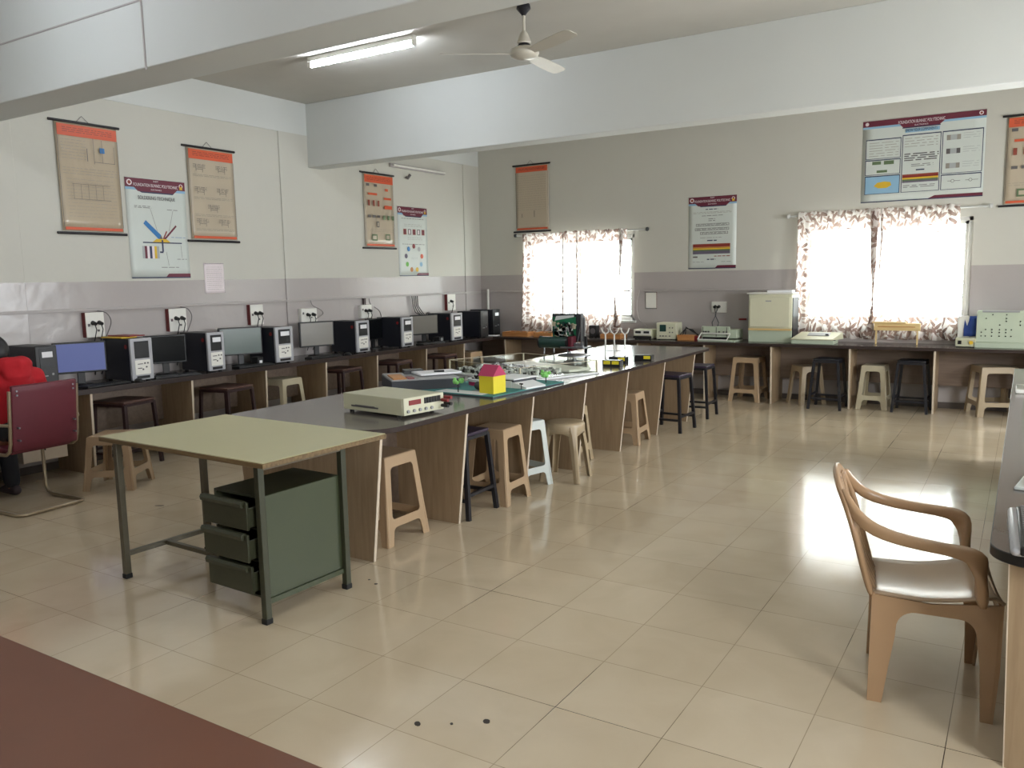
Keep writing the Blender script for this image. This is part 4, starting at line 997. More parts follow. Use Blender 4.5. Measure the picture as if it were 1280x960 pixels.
# socket on the window wall
t = thing('socket_board', 'white socket board with black plugs above the instruments, between the windows', 'socket', (-2.02, YB, 1.17), 0, 'wall socket boards')
MB().box(-.1, .1, -.03, 0, -.07, .075).build('face_plate', WHITEP, t, bev=.003)
for x in (-.05, .0): MB().cyl((x,-.03,.01), (x,-.075,.005), .022, .016, n=14).build('plug', BLACKP, t)
for x, k in ((-.05,-1), (0,1)): MB().sweep([(x,-.06,0), (x-.03*k,-.09,-.1), (x+.02*k,-.09,-.2), (x+.0,-.1,-.29)], .006, n=6).build('cord', BLACKP, t)
cable([(-3.16, YB-.01, 1.4), (-3.2, YB-.01, 1.2), (-3.16, YB-.02, 1.0), (-3.05, YB-.02, .9), (-3.2, YB-.02, .86), (-3.5, YB-.02, .86)], .006, CONC, 'pale cable curving down the wall right of the left window')

# ------------------------------------------------------------------ instruments on the window counter
ZB = .752
def bx(name, label, cat, loc, w, d_, h, mat, rz=0, group=None, bev=.006):
    t = thing(name, label, cat, loc, rz, group); MB().box(-w/2, w/2, -d_/2, d_/2, .008, h).build('case', mat, t, bev=bev)
    b = MB()
    for sx in (-1, 1):
        for sy_ in (-1, 1): b.box(sx*w*.4-.012, sx*w*.4+.012, sy_*d_*.4-.012, sy_*d_*.4+.012, 0, .01)
    b.build('feet', RUBB, t); return t
def tray(x0, x1, label):
    t = thing('wooden_tray', label, 'tray', ((x0+x1)/2, 7.42, ZB), 0, 'wooden trays on the window counter'); w = (x1-x0)/2
    b = MB(); b.box(-w, w, -.12, .12, 0, .01).box(-w, w, -.12, -.108, .01, .065).box(-w, w, .108, .12, .01, .065).box(-w, -w+.012, -.108, .108, .01, .065).box(w-.012, w, -.108, .108, .01, .065)
    b.build('tray_body', CARDB, t, bev=.002)
    b = MB(); rn = random.Random(int(x0*10))
    for k in range(14):
        b.use(rn.choice([BLACKP, INK, PCB, WHITEP])); x = rn.uniform(-w+.04, w-.04); y = rn.uniform(-.08, .08); b.obox((x, y, .035), (.03, .02, rn.uniform(.03,.05)), (0,0,rn.random()*3))
    b.build('components', parent=t)
tray(-5.16, -4.72, 'orange-brown wooden tray at the left end of the window counter')
tray(-4.62, -4.32, 'orange-brown wooden tray behind the drum machine under the left curtain')
tray(-3.55, -3.25, 'orange-brown wooden tray right of the black box under the left window')
t = MB().obox((-5.38, 7.30, ZB+.004), (.25, .18, .006), (0,0,R(14))).build('paper_sheet', STICK); tag(t, 'bluish white paper at the corner of the counters', 'paper')
t = bx('loudspeaker', 'small black box leaning on the curtain of the left window', 'speaker', (-3.74, 7.50, ZB), .12, .1, .17, BLACKP); MB().cyl((0,-.05,.09), (0,-.055,.09), .04, n=18).build('cone', INK, t)
t = bx('signal_generator', 'low grey instrument with a dark front left of the small cathode ray screen', 'instrument', (-2.95, 7.47, ZB), .26, .22, .13, INSTR)
MB().box(-.12, .12, -.115, -.108, .06, .12).build('front_panel', WHITEP, t); MB().box(-.1, -.02, -.12, -.113, .08, .11).box(.02, .1, -.12, -.113, .08, .11).build('displays', BLACKP, t); MB().box(-.13, .13, -.118, -.105, .01, .045).build('plinth', BLACKP, t)
t = bx('oscilloscope', 'small cream instrument with a dark green square screen on the window counter', 'instrument', (-2.62, 7.50, ZB), .27, .26, .225, CRM, R(2))
MB().box(-.09, .0, -.136, -.128, .11, .2).build('screen', DGREEN, t, bev=.004)
b = MB()
for x, z in ((-.08,.05),(-.04,.05),(0,.05),(.05,.05),(.05,.1),(.09,.1),(.05,.16),(.09,.16)): b.cyl((x,-.13,z), (x,-.14,z), .009, n=10)
b.build('knobs', INK, t)
t = thing('wooden_box', 'orange wooden box with tangled cables beside the small screen instrument', 'box', (-2.32, 7.42, ZB))
MB().box(-.13, .10, -.08, .08, 0, .07).build('body', CARDB, t, bev=.003); MB().box(.10, .15, -.07, .06, 0, .06).build('end_block', REDP, t, bev=.003)
for k in range(3): MB().sweep([(-.12+.03*k,.02*k,.07), (-.05,.03,.15+.01*k), (.06,-.02,.14-.015*k), (.12,.02*k,.07)], .006, n=6).build('cable', BLACKP, t)
t = thing('power_supply', 'open-fronted cream instrument left of the tall cream cabinet', 'instrument', (-1.90, 7.47, ZB), R(-4))
b = MB(); b.box(-.22, .16, -.12, -.105, .05, .19).box(-.22, .24, -.105, .13, .04, .15); b.build('case', PGREEN, t, bev=.005)
MB().sweep([(-.25,-.17,.02), (-.22,-.13,.10), (.17,-.13,.10), (.14,-.17,.02), (-.25,-.17,.02)], .009, n=6).build('tilt_frame', WHITEP, t)
MB().box(-.2, .14, -.125, -.118, .015, .05).build('lower_vent', BLACKP, t)
b = MB()
for x in (-.19, -.16, -.12, .02, .08, .12): b.cyl((x,-.12,.12), (x,-.132,.12), .011, n=10)
b.build('knobs', INK, t)
b = MB()
for x in (-.2, -.02, .12): b.box(x-.004, x+.004, -.123, -.119, .06, .18)
b.box(-.2, .14, -.123, -.119, .075, .08); b.build('front_lines', INK, t)
MB().box(-.25, .24, -.17, .13, 0, .02).build('base', PGREEN, t)
# tall cream cabinet
t = thing('cream_cabinet', 'tall cream enamel cabinet between the two windows', 'cabinet', (-1.255, 7.50, ZB))
MB().box(-.265, .265, -.15, .2, .17, .60).build('body', CRM, t, bev=.014, seg=3); MB().box(-.245, .245, -.168, -.15, .19, .56).build('door', CRM, t, bev=.008)
MB().box(-.265, .265, -.14, .2, 0, .15).build('base', PGREEN, t, bev=.006); MB().box(-.26, .26, -.16, -.13, .15, .172).build('ledge', PALEW, t)
MB().box(-.05, .02, -.171, -.167, .505, .52).build('name_plate', GREYB, t); MB().box(-.285, .275, -.165, .21, .597, .615).build('lid', WHITEP, t, bev=.006); MB().box(.265, .275, -.12, .15, .05, .55).build('side_strip', BSTEEL, t)
MB().box(-.06, .24, -.06, .1, .615, .64).build('top_papers', STICK, t)
t = thing('screwdriver', 'red handled tool fixed on the wall left of the cream cabinet', 'tool', (-1.66, 7.66, 1.02))
MB().cyl((-.07,0,0), (.03,0,.0), .014).build('handle', REDP, t); MB().cyl((.03,0,0), (.12,0,0), .004).build('blade', METAL, t); MB().box(-.01,.01,0,.1,-.01,.01).build('wall_clip', METAL, t)
# flat sloping instrument
t = thing('trainer_console', 'low grey sloping instrument on the counter at the left of the right window', 'instrument', (-.70, 7.40, ZB))
b = MB(); b.hexa([(-.28,-.16,.05),(.22,-.16,.05),(.28,.14,.05),(-.22,.14,.05),(-.27,-.15,.065),(.21,-.15,.065),(.27,.14,.13),(-.21,.14,.13)]); b.build('sloping_top', INSTR, t, bev=.004)
MB().box(-.27, .22, -.15, .14, 0, .05).build('base', PGREEN, t, bev=.006); MB().obox((.12, -.02, .108), (.035,.02,.02), (R(12),0,0)).build('knob', BLACKP, t); MB().obox((.02,.03,.108), (.25,.12,.01), (R(12),0,0)).build('plate', GREYB, t)
MB().box(-.27, .24, -.155, -.12, .048, .056).build('gap_shade_strip', BLACKP, t)  # black strip stands in for the shade in the gap under the slope
# pine box on the sill
t = thing('pine_rack', 'long pale pine rack on the window ledge under the right window', 'rack', (.16, 7.56, ZB))
MB().box(-.24, .25, -.04, .04, .16, .245).build('top_beam', PALEW, t, bev=.004); MB().box(-.2, .2, -.045, -.038, .2, .21).build('groove', CARDB, t)
for x in (-.22, .22): MB().box(x-.006, x+.006, -.03, .03, 0, .16).build('post', PALEW, t)
MB().box(-.26, .1, -.05, .03, .245, .262).build('loose_strip', PALEW, t)
t = bx('test_device', 'small white device with a yellow and a black knob, blue cloth hung on it', 'instrument', (.885, 7.44, ZB), .2, .2, .10, INSTR)
MB().cyl((.055,-.1,.055), (.055,-.115,.055), .022, n=6).build('yellow_knob', YEL, t); MB().box(-.075, -.04, -.105, -.098, .035, .075).build('black_knob', BLACKP, t)
MB().box(-.09, .02, .04, .09, .10, .34).build('upright', WHITEP, t, bev=.004)
t = MB(); V = []
for i in range(7):
    row = []
    for j in range(7): row.append(t.bm.verts.new((.86+.15*i/6, 7.45+.012*math.sin(i*1.7)+.006*j, .87+.22*j/6)))
    V.append(row)
for i in range(6):
    for j in range(6): t.face([V[i][j], V[i+1][j], V[i+1][j+1], V[i][j+1]])
o = t.build('blue_cloth', BLUECL, ang=180); m = o.modifiers.new('s', 'SOLIDIFY'); m.thickness = .02; m.offset = 1; tag(o, 'small blue cloth hanging beside the big trainer board', 'cloth')
t = thing('trainer_board', 'large pale green trainer board with small black sockets at the right end', 'instrument', (1.33, 7.46, ZB))
MB().hexa([(-.35,-.12,.06),(.42,-.12,.06),(.42,.1,.06),(-.35,.1,.06),(-.35,-.06,.40),(.42,-.06,.40),(.42,.1,.40),(-.35,.1,.40)]).build('panel', PGREEN, t, bev=.006)
MB().box(-.36, .43, -.13, .12, 0, .06).build('base', PGREEN, t, bev=.005)
b = MB(); rn = random.Random(4)
for k in range(34):
    x = rn.choice([-.3,-.26,-.2,-.13,-.07,-.02,.06,.12,.2,.28]); z = rn.choice([.13,.17,.2,.25,.29,.32,.36]); y = -.12+.06*(z-.06)/.34
    b.cyl((x,y+.004,z), (x,y-.008,z), .007, n=8)
b.build('sockets', BLACKP, t); MB().box(.26, .30, -.1, -.086, .16, .2).build('sticker', STICK, t); MB().box(-.3, .05, -.075, -.058, .385, .405).build('nameplate', GREYB, t)

# ------------------------------------------------------------------ things on the centre table
ZT = .785
t = thing('bench_power_supply', 'cream metal bench power supply on the near end of the centre table', 'instrument', (-1.95, 1.00, ZT), R(-7))
MB().box(-.28, .26, -.175, .175, .016, .12).build('case', INSTR, t, bev=.004); MB().box(.26, .275, -.172, .172, .016, .122).build('front_panel', CRM, t, bev=.003)
MB().box(.274, .278, -.13, -.03, .075, .105).build('red_display', REDP, t)
b = MB()
for k in range(6): b.box(.274, .281, .0+.024*k, .018+.024*k, .072, .108)
b.build('push_buttons', BLACKP, t)
b = MB()
for k in range(5): b.cyl((.275, -.14+.05*k, .04), (.286, -.14+.05*k, .04), .010, n=10)
b.build('knobs', GREYB, t)
b = MB()
for m_, y, z in ((REDP,.155,.075),(BLACKP,.155,.04),(REDP,.185,.09),(BLACKP,.185,.05)): b.use(m_); b.cyl((.27,y,z), (.33,y,z), .011, n=10)
b.build('terminals', parent=t)
b = MB(); b.box(-.20, .05, -.179, -.173, .04, .05).box(-.16, .02, -.181, -.178, .046, .054); b.build('side_handle', INK, t)
b = MB()
for x in (-.24, .2):
    for y in (-.14, .14): b.cyl((x,y,0), (x,y,.018), .014, n=12)
b.build('feet', RUBB, t)
# black case
t = thing('black_case', 'open black box with papers and tools on top, behind the bench power supply', 'case', (-2.52, 1.99, ZT), R(49))
MB().box(-.26, .26, -.25, .25, 0, .085).build('body', GCARD, t, bev=.006); MB().box(-.255, .255, -.245, .245, .085, .094).build('lid_sheet', GREYB, t)
b = MB(); b.use(CARDB).box(-.24, -.14, -.22, .06, .094, .104); b.use(REDP).box(-.13, -.08, -.22, -.1, .094, .102); b.use(BLACKP).box(-.1, .05, .1, .22, .094, .125); b.build('tools', parent=t)
t2 = MB().obox((-2.44, 2.10, ZT+.108), (.34,.22,.016), (0,0,R(58))).build('paper_stack', STICK, bev=.004); tag(t2, 'white papers lying on the open black box', 'papers')
t2 = MB().obox((-2.40, 2.08, ZT+.123), (.08,.04,.012), (0,0,R(40))).build('small_clip', BLACKP, bev=.003); tag(t2, 'small black clip on the white papers', 'clip')
# model on teal board
t = thing('model_board', 'teal card base of the little town model at the front edge of the centre table', 'model', (-2.0, 2.2, ZT), R(-4))
MB().box(-.35, .36, -.45, .47, .0, .008).build('base_sheet', GCARD, t); MB().box(-.35, .36, -.45, .47, .008, .014).build('teal_top', TEAL, t)
MB().box(-.18, .25, -.44, -.31, .0141, .0155).build('white_road', WCARD, t); MB().box(.05, .14, -.3, .4, .0141, .0152).build('grey_road', GREYB, t)
t = thing('model_house', 'small yellow card house with a magenta roof on the teal model board', 'model house', (-1.785, 1.895, ZT+.014), R(-6))
MB().box(-.065, .065, -.07, .07, 0, .125).build('walls', YELB, t)
b = MB(); b.hexa([(-.07,-.075,.125),(.07,-.075,.125),(.07,.075,.125),(-.07,.075,.125),(-.07,-.01,.2),(.07,-.01,.2),(.07,.0,.2),(-.07,.0,.2)]); b.build('roof', MAG, t)
def tree(x, y, label, h=.09):
    t = thing('model_tree', label, 'model tree', (x, y, ZT+.014), 0, 'little trees on the model'); MB().cyl((0,0,0), (0,0,h), .004, n=6).build('trunk', BLACKP, t)
    b = MB(); rn = random.Random(int(x*100))
    for k in range(9):
        c = Vector((rn.uniform(-.03,.03), rn.uniform(-.03,.03), h-.01+rn.uniform(-.015,.02))); bmesh.ops.create_icosphere(b.bm, subdivisions=2, radius=rn.uniform(.012,.02), matrix=Matrix.Translation(c))
    b.build('foliage', GREENF, t, ang=80)
tree(-2.02, 1.80, 'bright green model tree in front of the round model arena'); tree(-1.70, 2.52, 'bright green model tree at the far end of the teal model board', .08)
t = thing('model_arena', 'round white and red model arena topped with black rubble, left of the yellow house', 'model building', (-2.08, 2.28, ZT+.014))
b = MB(); b.lathe([(.15,0),(.15,.03),(.14,.03),(.14,.0)], n=32); b.build('red_wall', MAG, t); b = MB(); b.lathe([(.155,.03),(.155,.048),(.13,.05),(.13,.03)], n=32); b.build('white_rim', WCARD, t)
b = MB(); rn = random.Random(5)
for k in range(40): b.obox((rn.uniform(-.09,.09), rn.uniform(-.09,.09), rn.uniform(.04,.08)), (.05,.012,.012), (rn.random(), rn.random(), rn.random()*3))
b.box(-.1,.1,-.1,.1,.0,.045); o = b.build('rubble', BLACKP, t); o['kind'] = 'stuff'
t = MB().cyl((-1.97, 1.98, ZT+.045), (-1.90, 1.94, ZT+.045), .03, n=18).build('model_roller', GCARD); tag(t, 'dark grey cylinder lying left of the yellow card house', 'model')
t = thing('model_hall', 'flat white-roofed model hall behind the yellow card house', 'model building', (-1.86, 2.30, ZT+.014), R(-10))
MB().box(-.12, .12, -.13, .13, 0, .06).build('walls', GCARD, t); MB().box(-.13, .13, -.14, .14, .06, .068).build('roof', WCARD, t); MB().box(.0, .10, -.136, -.13, 0, .05).build('white_door', WCARD, t)
t = thing('model_ramp', 'sloping white card roof of a model shed, right of the yellow house', 'model building', (-1.70, 2.26, ZT+.014), R(-10))
MB().hexa([(-.08,-.12,0),(.08,-.12,0),(.08,.1,0),(-.08,.1,0),(-.08,-.12,.05),(.08,-.12,.012),(.08,.1,.012),(-.08,.1,.05)]).build('slope', WCARD, t)
t = thing('model_signpost', 'tiny dark signpost figure on the teal board before the second tree', 'model', (-1.68, 2.12, ZT+.014)); MB().cyl((0,0,0),(0,0,.045),.003,n=6).build('post', BLACKP, t); MB().box(-.015,.015,-.002,.002,.035,.045).build('sign', BLACKP, t)
# acrylic covered circuit model
t = thing('acrylic_display_case', 'wide clear acrylic box over a white model with many small pieces, on the centre table', 'display case', (-2.27, 3.10, ZT), R(-20))
MB().box(-.52, .52, -.44, .44, 0, .014).build('base_board', WCARD, t, bev=.003)
b = MB()
for (x0, x1, y0, y1) in ((-.5,.5,-.42,-.416),(-.5,.5,.416,.42),(-.5,-.496,-.416,.416),(.496,.5,-.416,.416)): b.box(x0,x1,y0,y1,.014,.115)
b.build('acrylic_walls', ACRY, t)
b = MB(); e = .006
for x in (-.5, .5):
    for y in (-.42, .42): b.box(x-e,x+e,y-e,y+e,.014,.117)
for y in (-.42, .42): b.box(-.5,.5,y-.003,y+.003,.114,.118)
for x in (-.5, .5): b.box(x-.003,x+.003,-.42,.42,.114,.118)
b.build('edge_strips', CREAMP, t)
b = MB(); rn = random.Random(11)
for k in range(520):
    b.use(rn.choice([BLACKP, INK, WCARD, WCARD, WHITEP, WCARD, STICK, GREYB])); q = rn.random()
    x = rn.uniform(-.46,.46); y = rn.uniform(-.38,.08)
    b.obox((x, y, .02+rn.uniform(0,.03)), (rn.uniform(.01,.05), rn.uniform(.006,.02), rn.uniform(.006,.05)), (0,0,rn.random()*3.14))
o = b.build('small_pieces', parent=t); o['kind'] = 'stuff'
MB().box(-.45, .46, .14, .39, .03, .05).build('white_slab', WHITEP, t, bev=.003)
MB().box(.10, .16, -.35, -.30, .02, .07).build('orange_block', CARDB, t, bev=.003)
t = thing('glass_stand', 'small stacked clear discs standing on the acrylic display area', 'stand', (-2.28, 4.10, ZT+.0))
MB().lathe([(0,0),(.1,0),(.1,.012),(.02,.014),(.02,.055),(.16,.06),(.16,.072),(0,.075)], n=28).build('discs', METAL, t)
# machine model
t = thing('motor_model', 'working model with upright green circuit board and dark green drum on steel legs', 'machine', (-2.74, 4.78, ZT))
MB().box(-.17, .20, .02, .04, .15, .435).build('backing_board', GCARD, t, bev=.002); MB().box(-.155, .12, .008, .02, .18, .40).build('circuit_board', PCB, t)
b = MB(); rn = random.Random(8)
for k in range(60):
    b.use(rn.choice([WHITEP, BLACKP, DGREEN, GREYB, CREAMP])); b.obox((rn.uniform(-.15,.11), -.0, rn.uniform(.17,.33)), (rn.uniform(.01,.05), .02, rn.uniform(.01,.05)), (0,rn.uniform(-.6,.6),0))
o = b.build('board_components', parent=t); o['kind'] = 'stuff'
MB().hexa([(-.13,0,.36),(.1,0,.40),(.1,.006,.40),(-.13,.006,.36),(-.11,0,.41),(.1,0,.42),(.1,.006,.42),(-.11,.006,.41)]).build('white_stripe', WCARD, t)
MB().cyl((-.26,-.06,.13), (.06,-.06,.13), .062, n=28).build('drum', DGREEN, t); b = MB(); b.cyl((-.275,-.06,.13), (-.26,-.06,.13), .068, n=28).cyl((.06,-.06,.13), (.08,-.06,.13), .068, n=28); b.build('drum_flanges', BLACKP, t)
MB().box(.08, .13, -.10, 0, .05, .2).build('gear_housing', MAROON, t, bev=.004)
for x, y, m_ in ((.06,-.06,METAL),(.09,-.06,METAL),(-.23,-.06,METAL),(-.2,.1,METAL)): MB().cyl((x,y,0), (x,y,.08), .010, n=10).build('leg', m_, t)
MB().box(.24, .265, -.03, -.005, 0, .2).build('black_post', BLACKP, t)
MB().box(.0, .27, -.12, .08, .075, .092).build('steel_plate', METAL, t, bev=.002)
b = MB(); b.box(.19,.205,-.02,.0,.09,.43).box(.225,.24,-.02,0,.09,.40); b.sweep([(.14,-.01,.1),(.19,-.01,.3)], .006).box(.13,.22,-.06,-.02,.09,.13); b.build('steel_uprights', METAL, t)
# Y shaped masts on battery boxes
for k, (x, y, lb) in enumerate(((-1.775, 3.90, 'black box with two yellow labels, nearest of the three mast boxes'), (-1.86, 4.22, 'black box with yellow label, middle one of the three mast boxes'), (-1.70, 4.46, 'black box with yellow label, farthest of the three mast boxes'))):
    t = thing('battery_box', lb, 'box', (x, y, ZT), R(6), 'black and yellow boxes under the white masts')
    MB().box(-.085, .085, -.05, .05, 0, .058).build('box_body', BLACKP, t, bev=.003)
    for j in ((-1, 1) if k == 0 else (1,)): MB().box(-.072*(1 if j < 0 else 0)+(.008 if j > 0 else 0), (-.008 if j < 0 else .074), -.053, -.05, .022, .052).build('yellow_label', YELB, t)
for k, (x, y, lb) in enumerate(((-2.04, 4.30, 'leftmost white forked mast on the centre table'), (-1.945, 4.30, 'middle white forked mast on the centre table'), (-1.842, 4.32, 'rightmost white forked mast on the centre table'))):
    t = thing('forked_mast', lb, 'mast', (x, y, ZT), 0, 'white forked masts')
    MB().cyl((0,0,0), (0,0,.26), .008, n=8).build('pole', WHITEP, t)
    MB().sweep([(-.045,0,.325), (-.03,0,.285), (0,0,.262), (.03,0,.285), (.045,0,.325)], .007, n=8).build('fork', WHITEP, t); MB().cyl((0,0,0),(0,0,.01),.035,n=16).build('foot', WHITEP, t)
    if k < 1: MB().box(.0, .2, -.004, .004, .10, .106).build('cross_wire', GREYB, t)

# ------------------------------------------------------------------ right-hand counter
t = thing('keyboard', 'black-keyed keyboard with pale rounded edge on the right-hand counter', 'keyboard', (1.508, .09, .75), R(2))
MB().box(-.085, .11, -.25, .25, 0, .03).build('body', SILVER, t, bev=.014, seg=3)
MB().box(-.06, .105, -.254, .24, .006, .036).build('key_bed', BLACKP, t, bev=.006)
b = MB()
for r_ in range(5):
    for c_ in range(16): b.box(-.048+r_*.028, -.026+r_*.028, -.225+c_*.0285, -.202+c_*.0285, .036, .044)
b.build('keys', INK, t, bev=.002, seg=1)
t = thing('paper_bundle', 'white folded papers on the right-hand counter beyond the keyboard', 'papers', (1.56, .86, .75), R(-8))
MB().box(-.11, .12, -.15, .15, 0, .012).build('lower_sheet', WPLAST, t, bev=.003); MB().obox((.01,.02,.018), (.2,.26,.01), (R(2),0,R(7))).build('upper_sheet', STICK, t)
t = thing('cream_terminal', 'pale green instrument on a white base at the far end of the right-hand counter', 'instrument', (1.62, 3.80, .75))
MB().box(-.22, .2, -.16, .16, 0, .028).build('white_base', WHITEP, t, bev=.006); MB().box(-.17, .18, -.14, .14, .028, .30).build('body', PGREEN, t, bev=.01); MB().box(-.1,.1,-.146,-.14,.1,.26).build('screen', SCRD, t)

# ------------------------------------------------------------------ red cantilever chair and the seated person
def red_chair():
    t = thing('cantilever_chair', 'maroon vinyl and steel tube cantilever chair with the person in red on it', 'chair', (-4.78, .165, 0), R(3))
    # local: faces -x ; width along y
    def loop(sy):
        y = sy*.245
        return [(.28,0,.015), (.28,y*.72,.015), (.272,y*.9,.015), (.24,y,.015), (.1,y,.015), (-.12,y,.015), (-.18,y,.03), (-.21,y,.075), (-.21,y,.3), (-.212,y,.395), (-.19,y,.432), (-.14,y,.44), (.1,y,.44), (.18,y,.445), (.225,y,.47), (.245,y,.53), (.285,y,.9)]
    for sy in (-1, 1): MB().sweep(loop(sy), .0125, n=10).build('tube_frame', STEEL, t, ang=60)
    b = MB(); nx = 8; V = []
    MB().box(-.21, .2, -.225, .225, .44, .485).build('seat', MAROON, t, bev=.016, seg=3)
    b = MB(); G = []
    for i in range(9):
        row = []
        for j in range(9):
            s = i/8; y = -.235+.47*j/8; x = .215+.05*s+.018*math.cos(PI*y/.47)*1
            row.append(b.bm.verts.new((x+.012, y, .47+.47*s)))
        G.append(row)
    for i in range(8):
        for j in range(8): b.face([G[i][j], G[i][j+1], G[i+1][j+1], G[i+1][j]])
    o = b.build('backrest', MAROON, t, ang=80); m = o.modifiers.new('s', 'SOLIDIFY'); m.thickness = .03; m.offset = 1; m = o.modifiers.new('b', 'BEVEL'); m.width = .01; m.segments = 2
    for sy in (-1, 1):
        b = MB()
        for z in (.9, .87, .64, .55): b.cyl((.25+.04*(z-.5), sy*.205, z), (.30+.03*(z-.5), sy*.205, z), .007, n=8)
        b.build('rivets', METAL, t)
        MB().sweep([(.268, sy*.25, .66), (.2, sy*.29, .665), (-.05, sy*.295, .67), (-.13, sy*.29, .66), (-.16, sy*.27, .58), (-.17, sy*.25, .45)], .011, n=8).build('arm_tube', STEEL, t, ang=60)
        MB().box(-.1, .16, sy*.293-.022, sy*.293+.022, .68, .7).build('arm_pad', MAROON, t, bev=.006)
    return t
red_chair()

def blob(name, parts, mat, parent, voxel=.01, smooth=4):
    """limbs laid out as tapered sweeps, fused into one continuous surface"""
    b = MB()
    for pts, rr in parts:
        P = [Vector(p) for p in pts]; rr = [q if isinstance(q, tuple) else (q, q) for q in rr]
        # round both ends
        d0 = (P[0]-P[1]).normalized(); d1 = (P[-1]-P[-2]).normalized(); m0 = min(rr[0]); m1 = min(rr[-1])
        P = [P[0]+d0*m0*.95, P[0]+d0*m0*.7]+P+[P[-1]+d1*m1*.7, P[-1]+d1*m1*.95]
        rr = [(rr[0][0]*.3, rr[0][1]*.3), (rr[0][0]*.75, rr[0][1]*.75)]+rr+[(rr[-1][0]*.75, rr[-1][1]*.75), (rr[-1][0]*.3, rr[-1][1]*.3)]
        b.sweep(P, rr, n=16, up=(1,0,.01))
    return b, voxel, smooth
def fuse(b, name, mat, parent, voxel, smooth):
    o = b.build(name, mat, parent, ang=180)
    m = o.modifiers.new('remesh', 'REMESH'); m.mode = 'VOXEL'; m.voxel_size = voxel; m.use_smooth_shade = True
    m = o.modifiers.new('smooth', 'SMOOTH'); m.factor = .5; m.iterations = smooth
    return o
def person():
    t = thing('person', 'seated person in a red hoodie and black trousers leaning to the left counter', 'person', (-4.82, .15, 0), R(4))
    # local: faces -x, right hand on +y; section radii are (across, fore-aft)
    hc = Vector((-.215, 0, 1.135))
    parts = [([(.02,0,.55), (-.01,0,.68), (-.04,0,.83), (-.08,0,.95), (-.13,0,1.02)], [(.15,.11), (.13,.10), (.145,.105), (.13,.09), (.06,.05)]),
             ([(-.12,0,.98), (-.17,0,1.06), (-.20,0,1.10)], [.055, .05, .05])]
    for s in (-1, 1):
        parts.append(([(-.08,.10*s,.95), (-.085,.19*s,.93), (-.12,.235*s,.83), (-.17,.25*s,.75), (-.30,.20*s,.785), (-.42,.14*s,.80), (-.455,.13*s,.795)], [.06, .055, .045, .038, .034, .026, .024]))
        parts.append(([(0,.09*s,.53), (-.2,.11*s,.53), (-.40,.12*s,.515), (-.415,.125*s,.45), (-.40,.13*s,.28), (-.385,.13*s,.12), (-.385,.13*s,.06)], [.085, .075, .058, .05, .045, .034, .03]))
        parts.append(([(-.385,.13*s,.045), (-.45,.138*s,.035), (-.51,.142*s,.03)], [.03, .028, .022]))
        hx, hy, hz = -.485, .125*s, .787
        parts.append(([(hx+.03,hy,hz+.006), (hx-.02,hy,hz+.004), (hx-.05,hy,hz+.002)], [(.022,.016), (.034,.013), (.036,.011)]))
        for oy, ln in ((-.028,.062), (-.010,.075), (.010,.07), (.028,.055)):
            parts.append(([(hx-.05,hy+oy*s,hz+.003), (hx-.065-ln*.5,hy+oy*1.25*s,hz+.010), (hx-.065-ln,hy+oy*1.4*s,hz-.008)], [.0085, .008, .0068]))
        parts.append(([(hx-.0,hy-.03*s,hz), (hx-.035,hy-.055*s,hz-.004), (hx-.062,hy-.062*s,hz-.008)], [.012, .0095, .008]))
        parts.append(([hc+Vector((.005,.074*s,.02)), hc+Vector((.012,.084*s,.0)), hc+Vector((.0,.078*s,-.03))], [.009, .010, .007]))
    b, vx, sm = blob('body', parts, SKIN, t)
    sb = bmesh.new(); bmesh.ops.create_uvsphere(sb, u_segments=36, v_segments=28, radius=1); vm = {}
    for v in sb.verts:
        x, y, z = v.co; w = 1-.22*max(0, -z)**1.5; X, Y, Z = x*.095*w, y*.076*w, z*.115
        if x < -.5 and abs(y) < .25 and -.25 < z < .15: X -= .026*(1-abs(y)/.25)*(1-abs(z+.1)/.25)
        if x < -.6 and .15 < abs(y) < .5 and .0 < z < .25: X += .009
        vm[v] = b.bm.verts.new(hc+Vector((X, Y, Z)))
    for f_ in sb.faces: b.bm.faces.new([vm[v] for v in f_.verts])
    sb.free()
    fuse(b, 'body', SKIN, t, .0055, 2)
    parts = [([(.02,0,.625), (.01,0,.65), (-.015,0,.74), (-.045,0,.84), (-.075,0,.94), (-.11,0,1.0)], [(.175,.135), (.18,.14), (.175,.14), (.18,.14), (.165,.125), (.11,.09)]),
             # lowered hood slumped behind the neck
             ([(-.16,-.13,1.02), (-.06,-.12,1.045), (.005,-.06,1.055), (.02,.0,1.05), (.005,.06,1.055), (-.06,.12,1.045), (-.16,.13,1.02)], [(.04,.045), (.055,.055), (.06,.065), (.062,.075), (.06,.065), (.055,.055), (.04,.045)]),
             ([(.03,0,1.03), (.045,0,.97), (.03,0,.90)], [(.11,.05), (.10,.05), (.05,.04)])]
    for s in (-1, 1):
        parts.append(([(-.08,.08*s,.96), (-.085,.20*s,.935), (-.12,.25*s,.84), (-.17,.262*s,.76), (-.29,.21*s,.79), (-.40,.15*s,.80)], [.09, .082, .07, .06, .052, .042]))
    b, vx, sm = blob('hoodie', parts, HOOD, t); fuse(b, 'hoodie', HOOD, t, .011, 5)
    parts = []
    for s in (-1, 1):
        parts.append(([(.03,.08*s,.59), (-.2,.115*s,.555), (-.385,.125*s,.52), (-.42,.13*s,.45), (-.405,.135*s,.28), (-.39,.135*s,.11)], [(.11,.11), .098, .08, .072, .064, .058]))
    b, vx, sm = blob('trousers', parts, TROUS, t); fuse(b, 'trousers', TROUS, t, .011, 4)
